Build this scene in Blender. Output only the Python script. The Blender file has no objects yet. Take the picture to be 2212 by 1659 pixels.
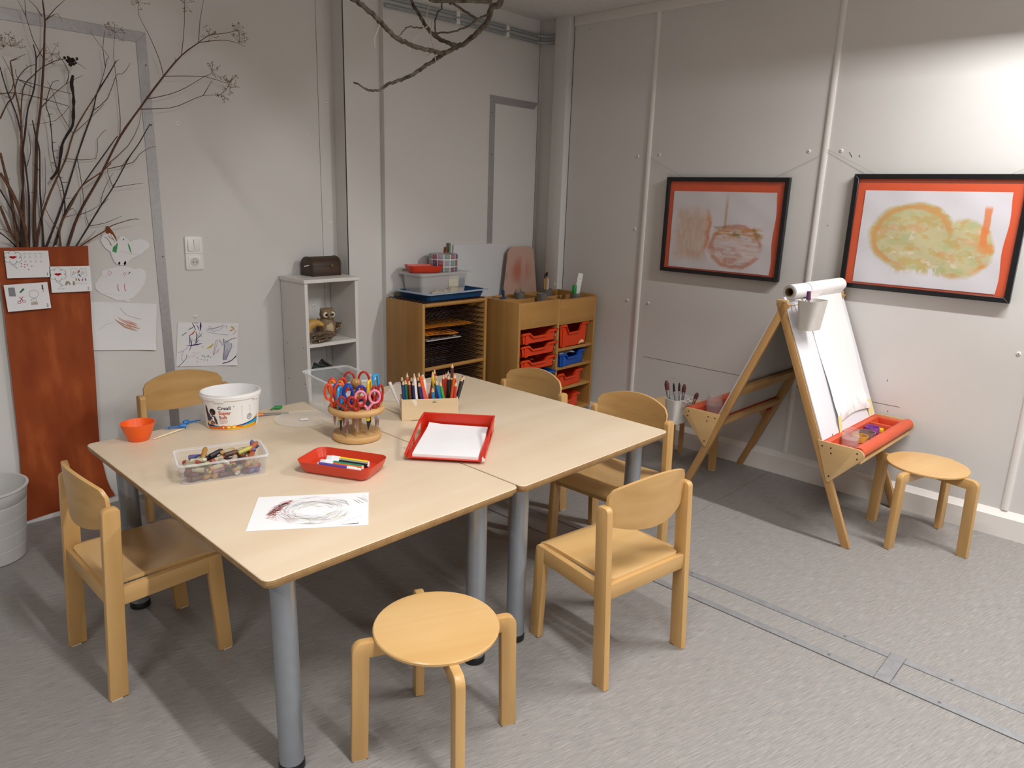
import bpy, bmesh, math, random
from mathutils import Vector, Matrix
R_ = math.radians
sc = bpy.context.scene
COL = sc.collection
rng = random.Random(7)

# ---------------------------------------------------------------- materials
def lin(c):
    if isinstance(c, str):
        c = [int(c[i:i+2], 16)/255 for i in (0, 2, 4)]
    return tuple((x/12.92 if x <= .04045 else ((x+.055)/1.055)**2.4) for x in c)+(1.,)
MATS = {}
def newmat(name):
    m = bpy.data.materials.new(name); m.use_nodes = True
    nt = m.node_tree
    return m, nt, nt.nodes['Principled BSDF']
def plain(name, c, rough=.5, metal=0., spec=.5, noise=0., nscale=30., bump=0., trans=0.):
    if name in MATS: return MATS[name]
    m, nt, b = newmat(name)
    col = lin(c)
    b.inputs['Base Color'].default_value = col
    b.inputs['Roughness'].default_value = rough
    b.inputs['Metallic'].default_value = metal
    b.inputs['Specular IOR Level'].default_value = spec
    if noise or bump:
        tc = nt.nodes.new('ShaderNodeTexCoord'); n = nt.nodes.new('ShaderNodeTexNoise')
        n.inputs['Scale'].default_value = nscale; n.inputs['Detail'].default_value = 4
        nt.links.new(tc.outputs['Object'], n.inputs['Vector'])
        if noise:
            r = nt.nodes.new('ShaderNodeValToRGB')
            r.color_ramp.elements[0].color = tuple(x*(1-noise) for x in col[:3])+(1,)
            r.color_ramp.elements[1].color = tuple(min(1, x*(1+noise)) for x in col[:3])+(1,)
            r.color_ramp.elements[0].position = .3; r.color_ramp.elements[1].position = .7
            nt.links.new(n.outputs['Fac'], r.inputs['Fac']); nt.links.new(r.outputs['Color'], b.inputs['Base Color'])
        if bump:
            bp = nt.nodes.new('ShaderNodeBump'); bp.inputs['Strength'].default_value = bump; bp.inputs['Distance'].default_value = .002
            nt.links.new(n.outputs['Fac'], bp.inputs['Height']); nt.links.new(bp.outputs['Normal'], b.inputs['Normal'])
    MATS[name] = m
    return m
def wood(name, c1, c2, axis=0, rough=.42, scale=1., stripe=0., spec=.45):
    """grain runs along `axis` (object coordinates)"""
    if name in MATS: return MATS[name]
    m, nt, b = newmat(name); L = nt.links.new
    tc = nt.nodes.new('ShaderNodeTexCoord'); mp = nt.nodes.new('ShaderNodeMapping')
    s = [26*scale]*3; s[axis] = 1.6*scale
    mp.inputs['Scale'].default_value = s
    oi = nt.nodes.new('ShaderNodeObjectInfo')
    ad = nt.nodes.new('ShaderNodeVectorMath'); ad.operation = 'ADD'
    mu = nt.nodes.new('ShaderNodeMath'); mu.operation = 'MULTIPLY'; mu.inputs[1].default_value = 7.
    L(oi.outputs['Random'], mu.inputs[0]); L(mu.outputs[0], ad.inputs[1])
    L(tc.outputs['Object'], ad.inputs[0]); L(ad.outputs[0], mp.inputs['Vector'])
    n = nt.nodes.new('ShaderNodeTexNoise'); n.inputs['Scale'].default_value = 1.; n.inputs['Detail'].default_value = 6; n.inputs['Distortion'].default_value = .4
    L(mp.outputs[0], n.inputs['Vector'])
    n2 = nt.nodes.new('ShaderNodeTexNoise'); n2.inputs['Scale'].default_value = 4.; n2.inputs['Detail'].default_value = 2
    L(ad.outputs[0], n2.inputs['Vector'])
    ma = nt.nodes.new('ShaderNodeMath'); ma.operation = 'MULTIPLY_ADD'; ma.inputs[1].default_value = .65
    m3 = nt.nodes.new('ShaderNodeMath'); m3.operation = 'MULTIPLY'; m3.inputs[1].default_value = .35
    L(n2.outputs['Fac'], m3.inputs[0]); L(n.outputs['Fac'], ma.inputs[0]); L(m3.outputs[0], ma.inputs[2])
    r = nt.nodes.new('ShaderNodeValToRGB'); r.color_ramp.elements[0].position = .33; r.color_ramp.elements[1].position = .68
    r.color_ramp.elements[0].color = lin(c2); r.color_ramp.elements[1].color = lin(c1)
    L(ma.outputs[0], r.inputs['Fac']); L(r.outputs['Color'], b.inputs['Base Color'])
    b.inputs['Roughness'].default_value = rough; b.inputs['Specular IOR Level'].default_value = spec
    bp = nt.nodes.new('ShaderNodeBump'); bp.inputs['Strength'].default_value = .08; bp.inputs['Distance'].default_value = .001
    L(n.outputs['Fac'], bp.inputs['Height']); L(bp.outputs['Normal'], b.inputs['Normal'])
    MATS[name] = m
    return m
def clear(name, c='FFFFFF', fac=.22, rough=.15, k=.32):
    """thin clear plastic or glass: partly see-through, partly glossy"""
    if name in MATS: return MATS[name]
    m, nt, b = newmat(name); L = nt.links.new
    b.inputs['Base Color'].default_value = lin(c); b.inputs['Roughness'].default_value = rough
    t = nt.nodes.new('ShaderNodeBsdfTransparent'); mx = nt.nodes.new('ShaderNodeMixShader')
    lw = nt.nodes.new('ShaderNodeLayerWeight'); lw.inputs['Blend'].default_value = .25
    ma = nt.nodes.new('ShaderNodeMath'); ma.operation = 'MULTIPLY_ADD'; ma.inputs[1].default_value = k; ma.inputs[2].default_value = fac
    ma.use_clamp = True
    L(lw.outputs['Facing'], ma.inputs[0]); L(ma.outputs[0], mx.inputs[0])
    L(t.outputs[0], mx.inputs[1]); L(b.outputs[0], mx.inputs[2])
    L(mx.outputs[0], nt.nodes['Material Output'].inputs['Surface'])
    MATS[name] = m
    return m

class E:
    """small arithmetic wrapper round shader sockets"""
    def __init__(s, nt, sock): s.nt = nt; s.s = sock
    def _op(s, op, *a, clamp=False):
        n = s.nt.nodes.new('ShaderNodeMath'); n.operation = op; n.use_clamp = clamp
        for i, x in enumerate((s,)+a):
            if isinstance(x, E): s.nt.links.new(x.s, n.inputs[i])
            else: n.inputs[i].default_value = x
        return E(s.nt, n.outputs[0])
    def __add__(s, o): return s._op('ADD', o)
    __radd__ = __add__
    def __sub__(s, o): return s._op('SUBTRACT', o)
    def __rsub__(s, o): return (s*-1.)+o
    def __mul__(s, o): return s._op('MULTIPLY', o)
    __rmul__ = __mul__
    def sqrt(s): return s._op('SQRT')
    def abs(s): return s._op('ABSOLUTE')
    def mn(s, o): return s._op('MINIMUM', o)
    def mx(s, o): return s._op('MAXIMUM', o)
    def step(s, a, b):
        """0 at a, 1 at b, smooth"""
        n = s.nt.nodes.new('ShaderNodeMapRange'); n.interpolation_type = 'SMOOTHSTEP'
        s.nt.links.new(s.s, n.inputs['Value'])
        if a <= b:
            n.inputs['From Min'].default_value = a; n.inputs['From Max'].default_value = b
            n.inputs['To Min'].default_value = 0; n.inputs['To Max'].default_value = 1
        else:
            n.inputs['From Min'].default_value = b; n.inputs['From Max'].default_value = a
            n.inputs['To Min'].default_value = 1; n.inputs['To Max'].default_value = 0
        return E(s.nt, n.outputs['Result'])
def paint_mat(name, fn, rough=.7):
    """procedural painting: fn(u, v, noise) returns a list of (mask, colour) laid over white paper; uses UV"""
    m, nt, b = newmat(name); L = nt.links.new
    tc = nt.nodes.new('ShaderNodeTexCoord'); sx = nt.nodes.new('ShaderNodeSeparateXYZ')
    L(tc.outputs['UV'], sx.inputs[0])
    u, v = E(nt, sx.outputs[0]), E(nt, sx.outputs[1])
    def noise(scale, detail=3, seed=0., stretch=(1, 1)):
        mp = nt.nodes.new('ShaderNodeMapping'); mp.inputs['Scale'].default_value = (stretch[0], stretch[1], 1); mp.inputs['Location'].default_value = (seed, seed*1.7, 0)
        n = nt.nodes.new('ShaderNodeTexNoise'); n.inputs['Scale'].default_value = scale; n.inputs['Detail'].default_value = detail
        L(tc.outputs['UV'], mp.inputs[0]); L(mp.outputs[0], n.inputs['Vector'])
        return E(nt, n.outputs['Fac'])
    base, layers = fn(u, v, noise)
    cur = None
    for mask, col in layers:
        mix = nt.nodes.new('ShaderNodeMix'); mix.data_type = 'RGBA'
        if cur is None: mix.inputs[6].default_value = lin(base)
        else: L(cur, mix.inputs[6])
        mix.inputs[7].default_value = lin(col); L(mask.s, mix.inputs[0])
        cur = mix.outputs[2]
    L(cur, b.inputs['Base Color']); b.inputs['Roughness'].default_value = rough; b.inputs['Specular IOR Level'].default_value = .2
    MATS[name] = m
    return m

# ---------------------------------------------------------------- mesh builder
class MB:
    def __init__(s): s.v = []; s.f = []; s.m = []; s.uv = {}
    def add(s, vs, fs, mat=0, M=None):
        o = len(s.v)
        s.v += [tuple(M @ Vector(p)) if M is not None else tuple(p) for p in vs]
        for f in fs: s.f.append(tuple(i+o for i in f)); s.m.append(mat)
        return s
    def bm(s, b, mat=0, M=None):
        b.verts.index_update()
        s.add([v.co[:] for v in b.verts], [[v.index for v in f.verts] for f in b.faces], mat, M); b.free(); return s
    def box(s, lo, hi, mat=0, r=0., seg=2, M=None):
        b = bmesh.new(); bmesh.ops.create_cube(b, size=1)
        for v in b.verts:
            v.co = Vector([lo[i]+(v.co[i]+.5)*(hi[i]-lo[i]) for i in range(3)])
        if r > 0: bmesh.ops.bevel(b, geom=b.edges[:], offset=r, segments=seg, affect='EDGES', profile=.5)
        return s.bm(b, mat, M)
    def prism(s, poly, w0, w1, plane='xy', mat=0, r=0., seg=2, M=None):
        """extrude the 2-D outline from w0 to w1 along the third axis"""
        def P(p, w): return {'xy': (p[0], p[1], w), 'xz': (p[0], w, p[1]), 'yz': (w, p[0], p[1])}[plane]
        b = bmesh.new()
        lo = [b.verts.new(P(p, w0)) for p in poly]; hi = [b.verts.new(P(p, w1)) for p in poly]
        n = len(poly)
        caps = [b.faces.new(lo[::-1]), b.faces.new(hi)]
        for i in range(n): b.faces.new((lo[i], lo[(i+1) % n], hi[(i+1) % n], hi[i]))
        bmesh.ops.recalc_face_normals(b, faces=b.faces[:])
        if r > 0:
            ed = list({e for f in caps for e in f.edges})
            bmesh.ops.bevel(b, geom=ed, offset=r, segments=seg, affect='EDGES', profile=.5)
        return s.bm(b, mat, M)
    def tube(s, pts, r, n=8, mat=0, cap=True, M=None):
        P = [Vector(p) for p in pts]; k = len(P)
        rs = list(r) if isinstance(r, (list, tuple)) else [r]*k
        vs, fs = [], []
        nrm = None
        for i in range(k):
            t = (P[min(i+1, k-1)]-P[max(i-1, 0)])
            t = t.normalized() if t.length > 1e-9 else Vector((0, 0, 1))
            if nrm is None:
                a = Vector((0, 0, 1)) if abs(t.z) < .9 else Vector((1, 0, 0))
                nrm = t.cross(a).normalized()
            else:
                nrm = (nrm-t*nrm.dot(t)); nrm = nrm.normalized() if nrm.length > 1e-6 else t.orthogonal().normalized()
            bn = t.cross(nrm)
            for j in range(n):
                a = 2*math.pi*j/n
                vs.append(P[i]+(nrm*math.cos(a)+bn*math.sin(a))*rs[i])
        for i in range(k-1):
            for j in range(n):
                fs.append((i*n+j, i*n+(j+1) % n, (i+1)*n+(j+1) % n, (i+1)*n+j))
        if cap: fs.append(tuple(range(n))[::-1]); fs.append(tuple((k-1)*n+j for j in range(n)))
        return s.add(vs, fs, mat, M)
    def lathe(s, prof, n=24, mat=0, sx=1., sy=1., c=(0, 0, 0), M=None, close=True):
        vs, fs = [], []
        k = len(prof)
        for (r, z) in prof:
            for j in range(n):
                a = 2*math.pi*j/n; vs.append((c[0]+r*sx*math.cos(a), c[1]+r*sy*math.sin(a), c[2]+z))
        for i in range(k-1):
            for j in range(n): fs.append((i*n+j, i*n+(j+1) % n, (i+1)*n+(j+1) % n, (i+1)*n+j))
        if close:
            fs.append(tuple(range(n))[::-1]); fs.append(tuple((k-1)*n+j for j in range(n)))
        return s.add(vs, fs, mat, M)
    def ball(s, c, r, mat=0, n=12, M=None):
        rr = r if isinstance(r, (tuple, list)) else (r, r, r)
        b = bmesh.new(); bmesh.ops.create_uvsphere(b, u_segments=n, v_segments=max(6, n//2+1), radius=1)
        for v in b.verts: v.co = Vector((c[0]+v.co.x*rr[0], c[1]+v.co.y*rr[1], c[2]+v.co.z*rr[2]))
        return s.bm(b, mat, M)
    def ribbon(s, pts, w, mat=0, fm=None, thin=False):
        """flat stroke through 2-D points; fm maps (u,v) to 3-D; thin tapers both ends"""
        k = len(pts); vs = []
        for i in range(k):
            a, b = pts[max(i-1, 0)], pts[min(i+1, k-1)]
            dx, dy = b[0]-a[0], b[1]-a[1]; l = math.hypot(dx, dy) or 1
            h = w/2*(math.sin(math.pi*(i+.35)/(k-.3)) if thin else 1)
            nx, ny = -dy/l*h, dx/l*h
            for q in ((pts[i][0]+nx, pts[i][1]+ny), (pts[i][0]-nx, pts[i][1]-ny)): vs.append(fm(*q) if fm else (q[0], q[1], 0))
        return s.add(vs, [(2*i, 2*i+1, 2*i+3, 2*i+2) for i in range(k-1)], mat)
    def poly(s, pts, mat=0, fm=None):
        return s.add([fm(*p) if fm else (p[0], p[1], 0) for p in pts], [tuple(range(len(pts)))], mat)
    def grid(s, nu, nv, fn, mat=0, uv=True, M=None):
        o = len(s.v); fo = len(s.f)
        vs = [fn(i/nu, j/nv) for j in range(nv+1) for i in range(nu+1)]
        fs = [(j*(nu+1)+i, j*(nu+1)+i+1, (j+1)*(nu+1)+i+1, (j+1)*(nu+1)+i) for j in range(nv) for i in range(nu)]
        s.add(vs, fs, mat, M)
        if uv:
            for j in range(nv+1):
                for i in range(nu+1): s.uv[o+j*(nu+1)+i] = (i/nu, j/nv)
        return s
    def mesh(s, name, mats, angle=38):
        me = bpy.data.meshes.new(name); me.from_pydata(s.v, [], s.f)
        for m in (mats if isinstance(mats, (list, tuple)) else [mats]): me.materials.append(m)
        for p, i in zip(me.polygons, s.m): p.material_index = i
        if s.uv:
            l = me.uv_layers.new(name='UVMap')
            for lp in me.loops: l.data[lp.index].uv = s.uv.get(lp.vertex_index, (0, 0))
        b = bmesh.new(); b.from_mesh(me)
        if not s.uv: bmesh.ops.recalc_face_normals(b, faces=b.faces[:])
        b.to_mesh(me); b.free()
        me.shade_smooth(); me.set_sharp_from_angle(angle=R_(angle))
        return me
    def build(s, name, mats, parent=None, loc=(0, 0, 0), rz=0., angle=38, rot=None):
        o = bpy.data.objects.new(name, s.mesh(name, mats, angle)); COL.objects.link(o)
        o.location = loc; o.rotation_euler = rot if rot else (0, 0, rz)
        if parent: o.parent = parent
        return o
def tag(o, label=None, cat=None, group=None, kind=None):
    for k, v in (('label', label), ('category', cat), ('group', group), ('kind', kind)):
        if v: o[k] = v
    return o
def thing(name, loc, label, cat, rz=0., group=None):
    o = bpy.data.objects.new(name, None); COL.objects.link(o); o.location = loc; o.rotation_euler = (0, 0, rz); o.empty_display_size = .05
    return tag(o, label, cat, group)
def struct(name, mb, mats, parent=None, **k):
    o = mb.build(name, mats, parent, **k)
    if not parent: o['kind'] = 'structure'
    return o
def copy_tree(o, parent=None):
    c = o.copy(); COL.objects.link(c)
    if parent: c.parent = parent
    for ch in list(o.children): copy_tree(ch, c)
    return c
def TRS(loc=(0, 0, 0), rx=0., ry=0., rz=0.):
    return Matrix.Translation(loc) @ Matrix.Rotation(rz, 4, 'Z') @ Matrix.Rotation(ry, 4, 'Y') @ Matrix.Rotation(rx, 4, 'X')
def rrect(w, h, r, n=5, cx=0., cy=0.):
    out = []
    for (sx, sy, a0) in ((1, 1, 0), (-1, 1, 90), (-1, -1, 180), (1, -1, 270)):
        for i in range(n+1):
            a = R_(a0+90*i/n); out.append((cx+sx*(w/2-r)+r*math.cos(a), cy+sy*(h/2-r)+r*math.sin(a)))
    return out
def loft(mb, loops, mat=0, cap0=True, cap1=True, M=None):
    n = len(loops[0]); vs = [p for l in loops for p in l]
    fs = [(i*n+j, i*n+(j+1) % n, (i+1)*n+(j+1) % n, (i+1)*n+j) for i in range(len(loops)-1) for j in range(n)]
    if cap0: fs.append(tuple(range(n))[::-1])
    if cap1: fs.append(tuple((len(loops)-1)*n+j for j in range(n)))
    return mb.add(vs, fs, mat, M)
def tub(mb, w, d, h, wb, db, t=.003, r=.012, rim=0., mat=0, M=None, rimh=.004):
    """open box with sloping sides, real wall thickness and an optional turned-out rim"""
    def lp(W, D, rr, z): return [(x, y, z) for x, y in rrect(W, D, min(rr, W/2-.001, D/2-.001))]
    L = [lp(wb, db, r*.8, 0), lp(w, d, r, h)]
    if rim: L += [lp(w+2*rim, d+2*rim, r+rim, h), lp(w+2*rim, d+2*rim, r+rim, h+rimh), lp(w-2*t, d-2*t, r-t, h+rimh)]
    else: L += [lp(w-2*t, d-2*t, r-t, h)]
    L += [lp(wb-2*t, db-2*t, r*.8-t, t)]
    return loft(mb, L, mat, True, True, M)
def text_shape(body, size, space=1., bold=0.):
    cu = bpy.data.curves.new('lettering', 'FONT'); cu.body = body; cu.size = size; cu.space_character = space; cu.offset = bold; cu.resolution_u = 3
    o = bpy.data.objects.new('lettering', cu); COL.objects.link(o)
    dg = bpy.context.evaluated_depsgraph_get(); dg.update()
    me = bpy.data.meshes.new_from_object(o.evaluated_get(dg))
    vs = [v.co[:2] for v in me.vertices]; fs = [tuple(p.vertices) for p in me.polygons]
    bpy.data.objects.remove(o); bpy.data.curves.remove(cu); bpy.data.meshes.remove(me)
    return vs, fs
def put_text(mb, body, size, fm, at, mat=0, bold=0., ang=0.):
    vs, fs = text_shape(body, size, bold=bold); c, s_ = math.cos(ang), math.sin(ang)
    mb.add([fm(at[0]+x*c-y*s_, at[1]+x*s_+y*c) for x, y in vs], fs, mat)
EXPOSURE = -0.38
FLOOR_ROT = 16.
LAMP_W = {(3.0, -.1): 76, (.85, .3): 62, (3.0, -2.9): 40, (.85, -2.4): 50, (-1.3, .3): 45, (-1.3, -2.4): 45}
BR=[(0,[(0.931,3.381,1.159),(0.982,3.373,1.286),(1.074,3.363,1.438),(1.161,3.353,1.597),(1.246,3.345,1.716),(1.354,3.335,1.858),(1.434,3.329,1.951),(1.511,3.323,2.014)],5.5,2.0,[[(1.511,3.323,2.014),(1.557,3.317,2.05),(1.626,3.31,2.069),(1.688,3.303,2.09),(1.716,3.3,2.085)],[(1.511,3.323,2.014),(1.601,3.32,2.038),(1.643,3.319,2.043),(1.692,3.317,2.039),(1.721,3.316,2.03)],[(1.511,3.323,2.014),(1.52,3.315,2.102),(1.539,3.308,2.185)],[(1.435,3.329,1.951),(1.449,3.311,2.071),(1.45,3.298,2.153)],[(1.354,3.335,1.858),(1.34,3.328,1.922),(1.301,3.318,2.011),(1.266,3.309,2.073),(1.267,3.304,2.122)],[(1.354,3.335,1.858),(1.532,3.335,1.881),(1.624,3.335,1.867),(1.662,3.335,1.885)],[(1.281,3.345,1.76),(1.375,3.344,1.789),(1.45,3.343,1.826),(1.536,3.342,1.883),(1.566,3.342,1.898),(1.574,3.342,1.932)],[(1.246,3.345,1.716),(1.377,3.346,1.735),(1.447,3.346,1.765),(1.525,3.347,1.803),(1.605,3.347,1.816),(1.644,3.348,1.856),(1.67,3.348,1.907)],[(1.52,3.335,1.802),(1.561,3.322,1.871)],[(1.161,3.353,1.597),(1.172,3.354,1.673),(1.172,3.355,1.828),(1.171,3.356,1.917),(1.184,3.357,1.995)],[(1.109,3.363,1.489),(1.194,3.357,1.568),(1.243,3.353,1.654),(1.257,3.35,1.717)],[(1.107,3.363,1.469),(1.204,3.353,1.5),(1.23,3.349,1.533),(1.276,3.344,1.565),(1.301,3.342,1.57)]],[(1.684,3.313,2.089),(1.69,3.313,2.042),(1.633,3.313,1.872),(1.635,3.313,1.845),(1.456,3.313,2.157),(1.27,3.313,2.122),(1.169,3.313,1.994),(1.555,3.313,1.907),(1.592,3.313,1.813),(1.555,3.313,2.05)]),(1,[(0.961,3.377,1.157),(1.014,3.37,1.239),(1.067,3.363,1.322),(1.117,3.356,1.395),(1.17,3.348,1.487),(1.195,3.345,1.529),(1.231,3.34,1.578),(1.281,3.334,1.66)],3,1.5,[[(1.117,3.356,1.395),(1.233,3.334,1.418)],[(1.014,3.37,1.237),(1.072,3.361,1.249),(1.137,3.351,1.278)],[(1.117,3.356,1.395),(1.104,3.359,1.452),(1.105,3.36,1.489)],[(1.067,3.363,1.322),(1.069,3.36,1.347),(1.086,3.354,1.394),(1.119,3.346,1.453)],[(1.014,3.37,1.239),(1.006,3.367,1.275),(1.009,3.365,1.31)],[(1.067,3.363,1.322),(1.095,3.351,1.351)],[(1.195,3.345,1.529),(1.152,3.339,1.478),(1.151,3.339,1.471)]],[]),(2,[(0.971,3.374,1.153),(1.021,3.358,1.189),(1.064,3.345,1.218),(1.093,3.336,1.241),(1.164,3.317,1.266),(1.191,3.309,1.267)],2.5,1.2,[[(0.971,3.374,1.162),(0.995,3.37,1.177),(1.035,3.361,1.219)]],[]),(3,[(0.85,3.37,1.156),(0.878,3.367,1.218),(0.926,3.361,1.331),(0.993,3.353,1.508),(1.029,3.348,1.599),(1.068,3.343,1.692),(1.09,3.34,1.764),(1.135,3.336,1.832),(1.17,3.333,1.891)],4,1.5,[[(1.09,3.34,1.764),(1.11,3.337,1.81),(1.128,3.334,1.862),(1.134,3.332,1.889),(1.143,3.331,1.902),(1.12,3.328,1.932),(1.082,3.323,1.984)],[(1.068,3.343,1.692),(1.124,3.335,1.743),(1.162,3.325,1.835),(1.182,3.323,1.842),(1.2,3.32,1.859),(1.218,3.317,1.889)],[(1.129,3.336,1.862),(1.125,3.332,1.93),(1.137,3.329,1.994)],[(0.993,3.353,1.508),(0.999,3.351,1.398),(0.996,3.35,1.327),(0.977,3.349,1.272)]],[]),(3,[(0.875,3.367,1.154),(0.924,3.354,1.286),(0.996,3.341,1.398),(1.106,3.323,1.552),(1.142,3.318,1.6)],3,1.5,[[(0.924,3.354,1.286),(0.951,3.335,1.309),(0.96,3.322,1.286)],[(0.969,3.354,1.279),(1.015,3.335,1.3),(1.049,3.32,1.325)]],[]),(4,[(0.899,3.363,1.157),(0.899,3.354,1.219),(0.915,3.347,1.264),(0.954,3.334,1.332),(0.99,3.323,1.397),(1.063,3.308,1.454),(1.101,3.3,1.492)],4,1.8,[[(0.899,3.354,1.219),(0.874,3.342,1.257),(0.853,3.328,1.308),(0.851,3.323,1.325)],[(0.921,3.347,1.272),(0.957,3.318,1.286)]],[]),(5,[(0.889,3.345,1.419),(0.917,3.344,1.454),(0.93,3.343,1.499),(0.944,3.342,1.555),(0.966,3.34,1.595),(0.987,3.34,1.628),(0.995,3.338,1.679),(1.001,3.337,1.738),(0.999,3.336,1.783),(1.007,3.335,1.815)],4.2,4.5,[[(0.995,3.338,1.679),(0.983,3.339,1.679)],[(0.93,3.343,1.499),(0.905,3.322,1.504)]],[]),(6,[(0.815,3.377,1.16),(0.822,3.371,1.274),(0.841,3.362,1.412),(0.855,3.354,1.535),(0.861,3.352,1.58),(0.883,3.345,1.68),(0.91,3.334,1.846),(0.923,3.327,1.951),(0.929,3.325,1.995),(0.928,3.32,2.065)],6,2,[[(0.929,3.325,1.995),(0.968,3.32,2.044),(1.002,3.316,2.079)],[(0.912,3.334,1.861),(0.885,3.333,1.921),(0.87,3.331,1.999),(0.849,3.33,2.051)],[(0.921,3.325,2.008),(0.904,3.319,2.035),(0.881,3.314,2.055)],[(0.883,3.345,1.68),(0.919,3.341,1.722),(0.98,3.336,1.781),(1.041,3.331,1.819)],[(0.912,3.334,1.835),(0.956,3.332,1.862),(1.0,3.331,1.872),(1.027,3.33,1.862),(1.054,3.328,1.843)],[(0.929,3.325,1.995),(0.95,3.323,2.013),(0.974,3.321,2.027),(0.985,3.318,2.001)],[(0.868,3.325,1.998),(0.868,3.312,2.052)],[(0.979,3.334,1.781),(0.991,3.325,1.823),(0.958,3.31,1.877),(0.933,3.305,1.876)]],[(0.935,3.31,1.878)]),(7,[(0.842,3.374,1.158),(0.846,3.357,1.303),(0.848,3.346,1.386),(0.858,3.33,1.521),(0.85,3.322,1.577),(0.844,3.315,1.633)],3.5,2,[[(0.846,3.357,1.303),(0.867,3.355,1.369),(0.88,3.351,1.504)],[(0.855,3.346,1.448),(0.83,3.34,1.477)]],[]),(7,[(0.791,3.37,1.159),(0.807,3.359,1.315),(0.81,3.35,1.425),(0.807,3.343,1.518),(0.806,3.338,1.58),(0.797,3.332,1.655),(0.779,3.326,1.718),(0.767,3.32,1.781),(0.763,3.318,1.809)],3.5,1.5,[[(0.814,3.35,1.463),(0.832,3.349,1.515),(0.835,3.347,1.566),(0.831,3.347,1.586)],[(0.779,3.326,1.718),(0.803,3.325,1.767),(0.775,3.323,1.85)]],[]),(8,[(0.783,3.367,1.16),(0.782,3.356,1.219),(0.771,3.343,1.289),(0.746,3.326,1.37),(0.716,3.311,1.434)],6,5,[],[]),(7,[(0.765,3.363,1.16),(0.757,3.353,1.232),(0.742,3.342,1.302),(0.712,3.329,1.374)],3,2,[],[]),(8,[(0.761,3.381,1.168),(0.736,3.364,1.211),(0.716,3.341,1.275),(0.704,3.327,1.314)],5,4,[[(0.736,3.364,1.211),(0.712,3.358,1.224),(0.699,3.355,1.227)]],[]),(7,[(0.744,3.377,1.165),(0.717,3.344,1.193),(0.689,3.312,1.216)],2.5,2,[],[]),(8,[(0.775,3.374,1.16),(0.791,3.358,1.329),(0.793,3.345,1.465),(0.806,3.335,1.568),(0.809,3.326,1.656),(0.801,3.318,1.728),(0.795,3.307,1.833)],4,2,[[(0.801,3.318,1.728),(0.784,3.309,1.7),(0.747,3.295,1.718)],[(0.795,3.307,1.833),(0.841,3.284,1.861)],[(0.795,3.307,1.833),(0.823,3.297,1.844)]],[(0.799,3.297,1.883)]),(7,[(0.764,3.37,1.162),(0.783,3.357,1.329),(0.796,3.35,1.41),(0.805,3.341,1.518),(0.817,3.336,1.576),(0.837,3.328,1.674),(0.865,3.321,1.751),(0.881,3.312,1.854),(0.876,3.307,1.902)],4,1.8,[[(0.881,3.312,1.854),(0.91,3.305,1.901),(0.91,3.303,1.917)],[(0.865,3.321,1.751),(0.814,3.31,1.772),(0.807,3.303,1.806)]],[]),(8,[(0.752,3.367,1.162),(0.747,3.344,1.34),(0.735,3.33,1.442),(0.727,3.321,1.508)],5,4,[],[]),(9,[(0.898,3.363,1.207),(0.925,3.356,1.286),(0.93,3.351,1.346),(0.925,3.345,1.408),(0.912,3.34,1.463),(0.905,3.334,1.525),(0.906,3.329,1.576),(0.905,3.322,1.65),(0.896,3.317,1.694),(0.915,3.311,1.756)],2.5,1.2,[[(0.925,3.345,1.408),(0.951,3.348,1.409)],[(0.905,3.334,1.525),(0.921,3.329,1.529)],[(0.912,3.34,1.463),(0.889,3.306,1.482)],[(0.907,3.329,1.556),(0.919,3.325,1.56)],[(0.93,3.351,1.346),(0.952,3.328,1.35)],[(0.901,3.322,1.621),(0.907,3.301,1.624)],[(0.904,3.322,1.659),(0.91,3.298,1.662)],[(0.915,3.311,1.756),(0.927,3.303,1.78),(0.946,3.297,1.784)],[(0.93,3.351,1.376),(0.91,3.332,1.378)],[(0.923,3.345,1.428),(0.933,3.347,1.428)]],[]),(10,[(0.821,3.381,1.16),(0.844,3.377,1.259),(0.891,3.372,1.373),(0.954,3.366,1.495),(0.992,3.361,1.598),(1.045,3.357,1.689),(1.094,3.354,1.762),(1.176,3.347,1.893)],4,1.5,[[(0.959,3.366,1.501),(1.066,3.365,1.507),(1.079,3.364,1.585),(1.117,3.363,1.625)],[(0.992,3.361,1.598),(0.948,3.36,1.687),(0.938,3.36,1.746),(0.922,3.36,1.785)],[(0.844,3.377,1.259),(0.861,3.378,1.303)],[(0.992,3.361,1.598),(1.051,3.361,1.654),(1.118,3.361,1.723)]],[]),(11,[(0.806,3.35,1.564),(0.83,3.338,1.739),(0.87,3.333,1.796),(0.907,3.33,1.834)],2,1.2,[],[]),(11,[(0.748,3.35,1.63),(0.78,3.345,1.692),(0.798,3.343,1.711),(0.819,3.337,1.778),(0.855,3.333,1.823),(0.886,3.33,1.837)],2,1,[],[(0.785,3.32,1.881)]),(11,[(0.759,3.35,1.719),(0.811,3.345,1.728),(0.89,3.338,1.717),(0.98,3.33,1.698)],1.6,1,[[(0.98,3.33,1.698),(0.924,3.321,1.64),(0.825,3.308,1.614)]],[]),(11,[(0.824,3.35,1.777),(0.896,3.341,1.762),(0.992,3.33,1.745)],1.4,0.9,[],[])]
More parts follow.
